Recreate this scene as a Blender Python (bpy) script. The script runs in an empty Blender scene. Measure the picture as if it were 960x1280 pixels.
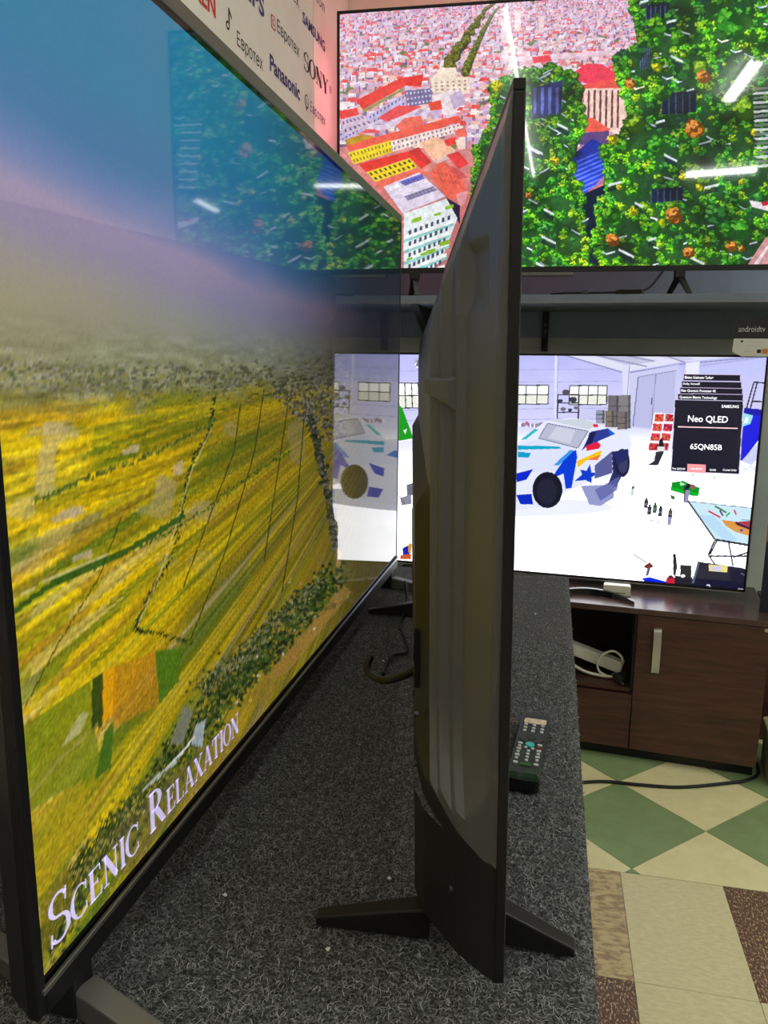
import bpy, bmesh, math, random
import numpy as np
from mathutils import Matrix, Vector

# ------------------------------------------------------------------ camera, light, exposure
sc = bpy.context.scene
C = sc.collection
CAMZ = 1.378
def set_camera():
    F, yaw, pitch, roll = 974.9, .2094, .1891, .0111
    f = Vector((-math.sin(yaw)*math.cos(pitch), math.cos(yaw)*math.cos(pitch), -math.sin(pitch)))
    r0 = Vector((math.cos(yaw), math.sin(yaw), 0)); u0 = r0.cross(f)
    r = r0*math.cos(roll) + u0*math.sin(roll); u = -r0*math.sin(roll) + u0*math.cos(roll)
    cd = bpy.data.cameras.new('camera'); co = bpy.data.objects.new('camera', cd); C.objects.link(co)
    cd.sensor_fit = 'VERTICAL'; cd.sensor_height = 24; cd.lens = 24*F/1280; cd.clip_start = .02
    co.matrix_world = Matrix(((r.x, u.x, -f.x, 0), (r.y, u.y, -f.y, 0), (r.z, u.z, -f.z, CAMZ), (0, 0, 0, 1)))
    sc.camera = co
set_camera()
wd = bpy.data.worlds.new('world'); sc.world = wd; wd.use_nodes = True
wd.node_tree.nodes['Background'].inputs[0].default_value = (.8, .85, 1, 1)
wd.node_tree.nodes['Background'].inputs[1].default_value = .02
sc.view_settings.view_transform = 'Standard'; sc.view_settings.look = 'None'
sc.view_settings.exposure = 0; sc.view_settings.gamma = 1; sc.view_settings.use_curve_mapping = False
LAMP = 70.0          # radiance of the ceiling LED battens

rnd = random.Random(7)
rng = np.random.default_rng(7)
PI = math.pi

# ------------------------------------------------------------------ materials
def lin(c):
    c = np.asarray(c, float)/255.
    return np.where(c <= .04045, c/12.92, ((c+.055)/1.055)**2.4)
def rgb(*c): return tuple(float(v) for v in lin(c)) + (1.,)
MATS = {}
def mat(name, col, rough=.5, metal=0., noise=None, bump=None, emit=0., spec=.5, coat=0.):
    """principled material; noise=(scale, other colour, stretch) mixes in a second tone; bump=(scale, strength)"""
    m = bpy.data.materials.new(name); m.use_nodes = True; MATS[name] = m
    nt = m.node_tree; b = nt.nodes['Principled BSDF']
    b.inputs['Base Color'].default_value = col; b.inputs['Roughness'].default_value = rough
    b.inputs['Metallic'].default_value = metal; b.inputs['Specular IOR Level'].default_value = spec
    b.inputs['Coat Weight'].default_value = coat
    if emit:
        b.inputs['Emission Color'].default_value = col; b.inputs['Emission Strength'].default_value = emit
    if noise or bump:
        tc = nt.nodes.new('ShaderNodeTexCoord')
    if noise:
        mp = nt.nodes.new('ShaderNodeMapping'); mp.inputs['Scale'].default_value = noise[2] if len(noise) > 2 else (1, 1, 1)
        n = nt.nodes.new('ShaderNodeTexNoise'); n.inputs['Scale'].default_value = noise[0]; n.inputs['Detail'].default_value = 6
        n.inputs['Roughness'].default_value = .65
        r = nt.nodes.new('ShaderNodeValToRGB'); lo, hi = noise[3] if len(noise) > 3 else (.35, .65)
        r.color_ramp.elements[0].position = lo; r.color_ramp.elements[1].position = hi
        r.color_ramp.elements[0].color = col; r.color_ramp.elements[1].color = noise[1]
        nt.links.new(tc.outputs['Object'], mp.inputs[0]); nt.links.new(mp.outputs[0], n.inputs['Vector'])
        nt.links.new(n.outputs['Fac'], r.inputs[0]); nt.links.new(r.outputs[0], b.inputs['Base Color'])
    if bump:
        n = nt.nodes.new('ShaderNodeTexNoise'); n.inputs['Scale'].default_value = bump[0]; n.inputs['Detail'].default_value = 4
        bp = nt.nodes.new('ShaderNodeBump'); bp.inputs['Strength'].default_value = bump[1]; bp.inputs['Distance'].default_value = .004
        nt.links.new(tc.outputs['Object'], n.inputs['Vector']); nt.links.new(n.outputs['Fac'], bp.inputs['Height'])
        nt.links.new(bp.outputs[0], b.inputs['Normal'])
    return m
def screen_mat(name, rough=.04, strength=1.):
    """a lit display behind glass: the picture is a colour attribute, the glass reflects the room"""
    m = bpy.data.materials.new(name); m.use_nodes = True; MATS[name] = m
    nt = m.node_tree; b = nt.nodes['Principled BSDF']
    b.inputs['Base Color'].default_value = (.006, .006, .007, 1); b.inputs['Roughness'].default_value = rough
    b.inputs['IOR'].default_value = 1.6
    a = nt.nodes.new('ShaderNodeAttribute'); a.attribute_name = 'picture'
    nt.links.new(a.outputs['Color'], b.inputs['Emission Color']); b.inputs['Emission Strength'].default_value = strength
    m.cycles.emission_sampling = 'NONE'
    return m
def attr_mat(name, rough=.9, attr='tone'):
    m = bpy.data.materials.new(name); m.use_nodes = True; MATS[name] = m
    nt = m.node_tree; b = nt.nodes['Principled BSDF']; b.inputs['Roughness'].default_value = rough
    a = nt.nodes.new('ShaderNodeAttribute'); a.attribute_name = attr
    nt.links.new(a.outputs['Color'], b.inputs['Base Color']); return m

mat('black_plastic', (.010, .010, .012, 1), .38, bump=(900, .05))
mat('satin_black', (.010, .010, .011, 1), .42, spec=.35)
mat('cover_plastic', (.115, .117, .122, 1), .38, bump=(1400, .04))
mat('base_plastic', (.010, .010, .011, 1), .45, noise=(60, (.016, .016, .017, 1), (60, 1, 1)))
mat('gloss_black', (.005, .005, .006, 1), .10)
mat('mask_black', (.004, .004, .005, 1), .05)
mat('grey_metal', (.16, .16, .155, 1), .38, metal=.7)
mat('dark_metal', (.07, .07, .072, 1), .35, metal=.8)
mat('silver_strip', (.45, .45, .46, 1), .28, metal=.9)
mat('leg_metal', (.20, .20, .19, 1), .38, metal=.6)
mat('carpet', (.016, .017, .018, 1), .98, noise=(300, (.26, .268, .27, 1), (1, 1, 1), (.42, .76)), bump=(240, 1.))
mat('board', (.12, .09, .06, 1), .7)
mat('wall_paint', rgb(220, 208, 190), .8, noise=(6, rgb(212, 200, 182)))
mat('wall_grey', rgb(140, 160, 182), .6, noise=(9, rgb(132, 152, 174)))
mat('wall_band', rgb(196, 208, 208), .6, noise=(9, rgb(188, 200, 200)))
mat('ceiling_paint', rgb(235, 233, 228), .85, noise=(5, rgb(228, 226, 221)))
mat('screed', rgb(120, 110, 92), .9, noise=(30, rgb(95, 86, 70)))
mat('tile_green', rgb(140, 162, 114), .40, noise=(14, rgb(128, 150, 102)), bump=(300, .05))
mat('tile_cream', rgb(236, 230, 180), .40, noise=(14, rgb(226, 217, 164)), bump=(300, .05))
mat('tile_worn_cream', rgb(210, 200, 154), .55, noise=(45, rgb(226, 217, 176), (1, 3, 1)), bump=(260, .1))
mat('tile_mottled', rgb(160, 132, 104), .55, noise=(28, rgb(204, 186, 138), (1, 2.2, 1), (.42, .55)), bump=(260, .1))
mat('tile_brown', rgb(96, 68, 50), .5, noise=(120, rgb(204, 178, 146), (1.8, .8, 1), (.53, .60)), bump=(260, .1))
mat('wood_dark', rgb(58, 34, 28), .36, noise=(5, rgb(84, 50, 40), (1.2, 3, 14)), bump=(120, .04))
mat('wood_top', rgb(72, 54, 50), .22, noise=(5, rgb(84, 62, 56), (1.2, 14, 3)), bump=(120, .04))
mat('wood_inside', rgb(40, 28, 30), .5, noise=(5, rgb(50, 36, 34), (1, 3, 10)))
mat('handle_metal', (.62, .61, .58, 1), .32, metal=.85)
mat('banner', rgb(232, 231, 222), .6, noise=(4, rgb(224, 223, 212)))
mat('ink_black', rgb(28, 26, 30), .6)
mat('ink_blue', rgb(46, 52, 130), .6)
mat('ink_navy', rgb(40, 44, 110), .6)
mat('ink_red', rgb(200, 44, 48), .6)
mat('ink_rose', rgb(196, 60, 84), .6)
mat('ink_violet', rgb(90, 52, 110), .6)
mat('ink_white', rgb(232, 230, 222), .6)
mat('shelf_board', rgb(112, 122, 138), .5, noise=(8, rgb(104, 114, 130)))
mat('shelf_edge', rgb(120, 118, 122), .35)
mat('cable_black', (.008, .008, .009, 1), .5, spec=.3)
mat('cable_white', rgb(226, 224, 206), .4)
mat('strip_white', rgb(214, 212, 196), .4)
mat('card_black', rgb(20, 20, 28), .5)
mat('card_white', rgb(206, 208, 200), .5)
mat('text_grey', rgb(190, 192, 198), .5)
mat('carton_navy', rgb(24, 28, 44), .6, noise=(12, rgb(34, 38, 54)))
mat('carton_orange', rgb(196, 116, 50), .6)
mat('plinth_beige', rgb(196, 184, 150), .95, noise=(220, rgb(150, 138, 108)), bump=(200, .6))
mat('crumb_white', rgb(235, 232, 225), .7)
mat('remote_body', (.012, .012, .013, 1), .35, coat=.4)
mat('remote_pad', (.03, .03, .032, 1), .4)
mat('sleeve_gloss', (.006, .006, .008, 1), .06)
mat('button_white', rgb(226, 228, 226), .4)
mat('button_teal', rgb(60, 196, 188), .35)
mat('button_red', rgb(150, 40, 36), .4)
mat('button_green', rgb(44, 92, 36), .4)
mat('sticker', rgb(232, 224, 200), .5, noise=(120, rgb(214, 176, 140)))
mat('lamp_body', rgb(225, 225, 225), .5)
mat('lamp_light', (.95, 1., .93, 1), .5, emit=LAMP)
mat('strip_light', (.95, 1., .93, 1), .5, emit=32.)
mat('led_pink', (1., .30, .36, 1), .5, emit=24.)
mat('print_white', (.92, .93, 1., 1), .1, emit=1.15)
mat('print_lavender', rgb(196, 186, 226), .1, emit=.85)
mat('print_pink', rgb(238, 150, 156), .1, emit=.9)
mat('print_rose_line', rgb(236, 196, 205), .1, emit=.9)
for k in list(MATS):
    if k.startswith('print'): MATS[k].cycles.emission_sampling = 'NONE'
screen_mat('picture_city', .035); screen_mat('picture_garage', .05); screen_mat('picture_fields', .03)
attr_mat('pile')

# ------------------------------------------------------------------ object helpers
def tag(o, label=None, cat=None, group=None, kind=None):
    if label: o['label'] = label
    if cat: o['category'] = cat
    if group: o['group'] = group
    if kind: o['kind'] = kind
    return o
def thing(name, label, cat, loc=(0, 0, 0), rz=0., rx=0., group=None):
    o = bpy.data.objects.new(name, None); C.objects.link(o)
    o.location = loc; o.rotation_euler = (rx, 0, rz); o.empty_display_size = .05
    return tag(o, label, cat, group)
class MB:
    """collects boxes, prisms, tubes and ribbons, then links them as one mesh"""
    def __init__(s): s.v = []; s.f = []; s.smooth = False
    def add(s, vs, fs):
        n = len(s.v); s.v += [tuple(map(float, v)) for v in vs]; s.f += [tuple(n+i for i in f) for f in fs]; return s
    def box(s, x0, x1, y0, y1, z0, z1):
        vs = [(x, y, z) for z in (z0, z1) for y in (y0, y1) for x in (x0, x1)]
        return s.add(vs, [(0, 2, 3, 1), (4, 5, 7, 6), (0, 1, 5, 4), (2, 6, 7, 3), (0, 4, 6, 2), (1, 3, 7, 5)])
    def hexa(s, b, t):     # two quads of four points each
        return s.add(list(b)+list(t), [(3, 2, 1, 0), (4, 5, 6, 7), (0, 1, 5, 4), (1, 2, 6, 5), (2, 3, 7, 6), (3, 0, 4, 7)])
    def prism(s, pts, a, b, axis='z'):   # polygon (counter-clockwise) pushed from a to b
        n = len(pts); mk = {'z': lambda p, h: (p[0], p[1], h), 'y': lambda p, h: (p[0], h, p[1]), 'x': lambda p, h: (h, p[0], p[1])}[axis]
        vs = [mk(p, a) for p in pts]+[mk(p, b) for p in pts]
        return s.add(vs, [tuple(range(n-1, -1, -1)), tuple(range(n, 2*n))]+[(i, (i+1) % n, n+(i+1) % n, n+i) for i in range(n)])
    def tube(s, path, r, n=10, closed=False):
        P = [Vector(p) for p in path]; m = len(P); vs = []; up = Vector((0, 0, 1)); rs = r if hasattr(r, '__len__') else [r]*m
        for i, p in enumerate(P):
            t = (P[min(i+1, m-1)]-P[max(i-1, 0)]).normalized()
            a = t.cross(up)
            a = a.normalized() if a.length > 1e-3 else Vector((1, 0, 0)); b = a.cross(t)
            vs += [p+rs[i]*(a*math.cos(2*PI*k/n)+b*math.sin(2*PI*k/n)) for k in range(n)]
        fs = [(i*n+k, i*n+(k+1) % n, (i+1)*n+(k+1) % n, (i+1)*n+k) for i in range(m-1) for k in range(n)]
        fs += [tuple(range(n-1, -1, -1)), tuple((m-1)*n+k for k in range(n))]
        s.smooth = True
        return s.add(vs, fs)
    def disc(s, cx, cy, rx, ry, z0, z1, n=24, axis='z'):
        return s.prism([(cx+rx*math.cos(2*PI*k/n), cy+ry*math.sin(2*PI*k/n)) for k in range(n)], z0, z1, axis)
    def build(s, name, m, parent=None, bevel=0., seg=2, **kw):
        me = bpy.data.meshes.new(name); me.from_pydata(s.v, [], s.f); me.validate()
        bm = bmesh.new(); bm.from_mesh(me); bmesh.ops.recalc_face_normals(bm, faces=bm.faces)
        if bevel: bmesh.ops.bevel(bm, geom=list(bm.edges), offset=bevel, segments=seg, profile=.5, affect='EDGES', clamp_overlap=True)
        bm.to_mesh(me); bm.free()
        if s.smooth: me.polygons.foreach_set('use_smooth', [len(p.vertices) <= 4 for p in me.polygons])
        me.materials.append(MATS[m] if isinstance(m, str) else m)
        o = bpy.data.objects.new(name, me); C.objects.link(o); o.parent = parent
        return tag(o, **kw)
def smooth_path(pts, n=8):
    """Catmull-Rom through the points"""
    P = [np.array(p, float) for p in pts]; P = [2*P[0]-P[1]]+P+[2*P[-1]-P[-2]]; out = []
    for i in range(1, len(P)-2):
        for k in range(n):
            t = k/n; a, b, c, d = P[i-1:i+3]
            out.append(.5*((2*b)+(c-a)*t+(2*a-5*b+4*c-d)*t*t+(3*b-a-3*c+d)*t**3))
    return out+[P[-2]]
def rrect(x0, x1, y0, y1, r, n=5):
    pts = []
    for cx, cy, a in ((x1-r, y0+r, -PI/2), (x1-r, y1-r, 0), (x0+r, y1-r, PI/2), (x0+r, y0+r, PI)):
        pts += [(cx+r*math.cos(a+PI/2*k/n), cy+r*math.sin(a+PI/2*k/n)) for k in range(n+1)]
    return pts

# lettering: the built-in font turned into flat mesh, fitted into a box on the local XZ plane (front = -Y)
def txt(body, m, x0, x1, z0, z1, y, parent, name='lettering', bold=0.):
    cu = bpy.data.curves.new('t', 'FONT'); cu.body = body; cu.resolution_u = 3; cu.offset = bold
    ob = bpy.data.objects.new('t', cu); C.objects.link(ob)
    dg = bpy.context.evaluated_depsgraph_get(); me = bpy.data.meshes.new_from_object(ob.evaluated_get(dg))
    bpy.data.objects.remove(ob); bpy.data.curves.remove(cu)
    n = len(me.vertices); co = np.zeros(n*3); me.vertices.foreach_get('co', co); co = co.reshape(-1, 3)
    lo, hi = co.min(0), co.max(0); s = (x1-x0)/(hi[0]-lo[0]); sz = (z1-z0)/(hi[1]-lo[1])
    out = np.stack([x0+(co[:, 0]-lo[0])*s, np.full(n, y), z0+(co[:, 1]-lo[1])*sz], 1)
    me.vertices.foreach_set('co', out.ravel()); me.update(); me.name = name
    me.materials.clear(); me.materials.append(MATS[m])
    o = bpy.data.objects.new(name, me); C.objects.link(o); o.parent = parent
    return o
# a small serif alphabet drawn with thick and thin strokes (unit height)
def serif_glyph(ch, k=1.):
    T, t, q = .18*k, .055*k, .045*k
    def bar(x0, y0, x1, y1, w): 
        d = np.array([x1-x0, y1-y0]); n = np.array([-d[1], d[0]])/np.linalg.norm(d)*w/2
        return [np.array([x0, y0])+n, np.array([x0, y0])-n, np.array([x1, y1])-n, np.array([x1, y1])+n]
    def vst(x): return [bar(x, 0, x, 1, T), bar(x-.14, q/2, x+.14, q/2, q), bar(x-.14, 1-q/2, x+.14, 1-q/2, q)]
    def arc(cx, cy, rx, ry, a0, a1, wt=T, n=14):
        qs = []
        A = np.radians(np.linspace(a0, a1, n))
        for i in range(n-1):
            r = []
            for a in (A[i], A[i+1]):
                w = t+(wt-t)*abs(math.cos(a))**1.4
                c, s_ = math.cos(a), math.sin(a)
                r.append((np.array([cx+(rx+w/2)*c, cy+(ry+t/2)*s_]), np.array([cx+(rx-w/2)*c, cy+(ry-t/2)*s_])))
            qs.append([r[0][0], r[0][1], r[1][1], r[1][0]])
        return qs
    if ch == 'I': return vst(.16), .32
    if ch == 'L': return vst(.16)+[bar(.16, q/2, .62, q/2, q), bar(.60, 0, .64, .25, .05)], .68
    if ch == 'E': return vst(.16)+[bar(.16, q/2, .62, q/2, q), bar(.16, 1-q/2, .60, 1-q/2, q), bar(.16, .52, .45, .52, q), bar(.60, 0, .65, .24, .05), bar(.58, 1, .60, .78, .05), bar(.45, .42, .45, .62, .04)], .68
    if ch == 'T': return vst(.36)+[bar(.02, 1-q/2, .70, 1-q/2, q), bar(.04, 1, .02, .74, .05), bar(.68, 1, .70, .74, .05)], .74
    if ch == 'N': return [bar(.14, 0, .14, 1, t), bar(.70, 0, .70, 1, t), bar(.12, .98, .70, .04, T*1.1), bar(0, q/2, .28, q/2, q), bar(.56, 1-q/2, .84, 1-q/2, q), bar(-.02, 1-q/2, .18, 1-q/2, q)], .86
    if ch == 'A': return [bar(.12, 0, .40, 1, t), bar(.40, 1, .70, 0, T), bar(.2, .34, .6, .34, q), bar(0, q/2, .24, q/2, q), bar(.56, q/2, .84, q/2, q)], .84
    if ch == 'X': return [bar(.12, 1, .68, 0, T), bar(.68, 1, .12, 0, t), bar(0, q/2, .24, q/2, q), bar(.54, q/2, .82, q/2, q), bar(0, 1-q/2, .26, 1-q/2, q), bar(.56, 1-q/2, .80, 1-q/2, q)], .82
    if ch == 'Y': return [bar(.10, 1, .40, .45, T), bar(.70, 1, .40, .45, t), bar(.40, .5, .40, 0, T), bar(.26, q/2, .54, q/2, q), bar(-.02, 1-q/2, .26, 1-q/2, q), bar(.58, 1-q/2, .82, 1-q/2, q)], .82
    if ch == 'O': return arc(.40, .5, .36, .49, 0, 360, n=28), .82
    if ch == 'C': return arc(.42, .5, .38, .49, 48, 312, n=22)+[bar(.70, .70, .72, .98, .05), bar(.70, .30, .72, .06, .05)], .78
    if ch == 'R': return vst(.16)+arc(.28, .74, .26, .24, -90, 90)+[bar(.16, 1-q/2, .30, 1-q/2, q), bar(.16, .5, .30, .5, q), bar(.34, .5, .68, .02, T), bar(.6, q/2, .8, q/2, q)], .80
    if ch == 'S': return arc(.30, .75, .24, .23, 30, 270, .13)+arc(.30, .26, .26, .25, -150, 90, .14)+[bar(.50, .72, .53, .98, .05), bar(.06, .28, .03, .02, .05)], .60
    return [], .35
def serif_text(chars, m, x0, x1, zbase, y, parent, name='lettering', k_=1.):
    """chars: list of (letter, height); fitted between x0 and x1"""
    w = sum(serif_glyph(c)[1]*h for c, h in chars)+.06*sum(h for c, h in chars); s = (x1-x0)/w; x = x0; mb = MB()
    for c, h in chars:
        qs, gw = serif_glyph(c, k_)
        for k, qd in enumerate(qs):
            mb.add([(x+p[0]*h*s, y, zbase+p[1]*h) for p in qd], [(0, 1, 2, 3)])
        x += (gw+.06)*h*s
    return mb.build(name, m, parent)

# ------------------------------------------------------------------ pictures shown on the displays
class Pic:
    """a drawing sheet: shapes are given in sheet units, corners are the sheet units at the display's corners TL TR BR BL"""
    def __init__(s, W, H, corners):
        s.W, s.H = W, H; s.a = np.zeros((H, W, 3)); A = []; b = []
        for (x, y), (X, Y) in zip(corners, ((0, 0), (W, 0), (W, H), (0, H))):
            A += [[x, y, 1, 0, 0, 0, -X*x, -X*y], [0, 0, 0, x, y, 1, -Y*x, -Y*y]]; b += [X, Y]
        s.M = np.append(np.linalg.solve(np.array(A, float), np.array(b, float)), 1).reshape(3, 3)
        I = np.linalg.inv(s.M); gx, gy = np.meshgrid(np.arange(W)+.5, np.arange(H)+.5)
        q = np.stack([gx, gy, np.ones_like(gx)], -1) @ I.T; s.X = q[..., 0]/q[..., 2]; s.Y = q[..., 1]/q[..., 2]; s.gx, s.gy = gx, gy
    def map(s, pts):
        p = np.asarray(pts, float); q = np.c_[p, np.ones(len(p))] @ s.M.T; return q[:, :2]/q[:, 2:]
    def mask(s, p):
        x0, y0 = np.floor(p.min(0)).astype(int); x1, y1 = np.ceil(p.max(0)).astype(int)+1
        x0, y0, x1, y1 = max(x0, 0), max(y0, 0), min(x1, s.W), min(y1, s.H)
        if x0 >= x1 or y0 >= y1: return None
        gx, gy = s.gx[y0:y1, x0:x1], s.gy[y0:y1, x0:x1]; ins = np.zeros(gx.shape, bool); j = len(p)-1
        for i in range(len(p)):
            (xi, yi), (xj, yj) = p[i], p[j]
            if yi != yj: ins ^= ((yi > gy) != (yj > gy)) & (gx < (xj-xi)*(gy-yi)/(yj-yi)+xi)
            j = i
        return slice(y0, y1), slice(x0, x1), ins
    def poly(s, pts, col, alpha=1., jit=0.):
        m = s.mask(s.map(pts))
        if m is None: return
        sy, sx, ins = m; col = np.asarray(col, float); v = s.a[sy, sx]
        n = int(ins.sum())
        if jit: col = col*(1+jit*(rng.random((n, 1))-.5))
        v[ins] = v[ins]*(1-alpha)+col*alpha
    def ell(s, cx, cy, rx, ry, col, alpha=1., n=12, jit=0.):
        s.poly([(cx+rx*math.cos(2*PI*k/n), cy+ry*math.sin(2*PI*k/n)) for k in range(n)], col, alpha, jit)
    def line(s, pts, w, col, alpha=1.):
        for (x0, y0), (x1, y1) in zip(pts[:-1], pts[1:]):
            d = math.hypot(x1-x0, y1-y0) or 1; nx, ny = -(y1-y0)/d*w/2, (x1-x0)/d*w/2
            s.poly([(x0+nx, y0+ny), (x0-nx, y0-ny), (x1-nx, y1-ny), (x1+nx, y1+ny)], col, alpha)
    def rect(s, x0, y0, x1, y1, col, alpha=1.): s.poly([(x0, y0), (x1, y0), (x1, y1), (x0, y1)], col, alpha)
def vnoise(x, y, seed=0):
    xi, yi = np.floor(x).astype(int), np.floor(y).astype(int); fx, fy = x-xi, y-yi; fx = fx*fx*(3-2*fx); fy = fy*fy*(3-2*fy)
    h = lambda a, b: np.modf(np.abs(np.sin(a*127.1+b*311.7+seed*74.7)*43758.5453))[0]
    return (h(xi, yi)*(1-fx)+h(xi+1, yi)*fx)*(1-fy)+(h(xi, yi+1)*(1-fx)+h(xi+1, yi+1)*fx)*fy
def fbm(x, y, seed=0, o=4): return sum(vnoise(x*2**k, y*2**k, seed+k)/2**(k+1) for k in range(o))
def mixc(a, b, t): return np.asarray(a, float)*(1-t[..., None])+np.asarray(b, float)*t[..., None]
def ramp(t, stops):
    t = np.asarray(t); out = np.zeros(t.shape+(3,)); xs = [s_[0] for s_ in stops]
    for k in range(3): out[..., k] = np.interp(t, xs, [s_[1][k] for s_ in stops])
    return out
def screen_mesh(pic, x0, x1, z0, z1, y, m, parent, name='screen', gain=1.):
    W, H = pic.W, pic.H; xs = np.linspace(x0, x1, W); zs = np.linspace(z1, z0, H)
    X, Z = np.meshgrid(xs, zs); co = np.stack([X, np.full_like(X, y), Z], -1).reshape(-1, 3)
    i = np.arange(W*H).reshape(H, W); q = np.stack([i[1:, :-1], i[1:, 1:], i[:-1, 1:], i[:-1, :-1]], -1).reshape(-1, 4)
    me = bpy.data.meshes.new(name); me.vertices.add(len(co)); me.vertices.foreach_set('co', co.ravel())
    me.loops.add(q.size); me.loops.foreach_set('vertex_index', q.ravel().astype(np.int32))
    me.polygons.add(len(q)); me.polygons.foreach_set('loop_start', np.arange(0, q.size, 4, dtype=np.int32))
    me.update(calc_edges=True)
    at = me.attributes.new('picture', 'FLOAT_COLOR', 'POINT'); c = lin(pic.a)*gain
    at.data.foreach_set('color', np.concatenate([c, np.ones((H, W, 1))], -1).astype(np.float32).ravel())
    me.materials.append(MATS[m]); o = bpy.data.objects.new(name, me); C.objects.link(o); o.parent = parent
    return o

def tree_blob(p, x, y, r, tone):
    """one tree crown: dark underside, mid body, sunlit leaf dabs"""
    d, m_, l = tone
    p.ell(x+r*.15, y+r*.2, r*1.02, r*.95, d, .8, 9, .4)
    for k in range(11):
        a = rnd.uniform(0, 2*PI); q = r*rnd.uniform(.2, .8)
        p.ell(x+q*math.cos(a), y+q*math.sin(a), r*.34, r*.3, m_ if rnd.random() < .6 else d, 1, 6, .35)
    for k in range(8):
        a = rnd.uniform(.8*PI, 2*PI); q = r*rnd.uniform(.1, .75)
        p.ell(x-r*.1+q*math.cos(a), y+q*math.sin(a)*.9, r*.2, r*.18, l, .9, 5, .3)
GREENS = [((22, 74, 22), (54, 132, 30), (120, 190, 44)), ((20, 80, 26), (44, 140, 38), (96, 190, 56)), ((44, 82, 18), (98, 148, 28), (164, 204, 56)), ((16, 62, 32), (38, 110, 44), (84, 156, 60)), ((26, 84, 20), (64, 146, 24), (130, 200, 40))]
ORANGE = ((120, 60, 16), (214, 128, 40), (246, 170, 90)); YELLOW = ((120, 120, 10), (206, 200, 20), (250, 240, 60))

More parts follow.
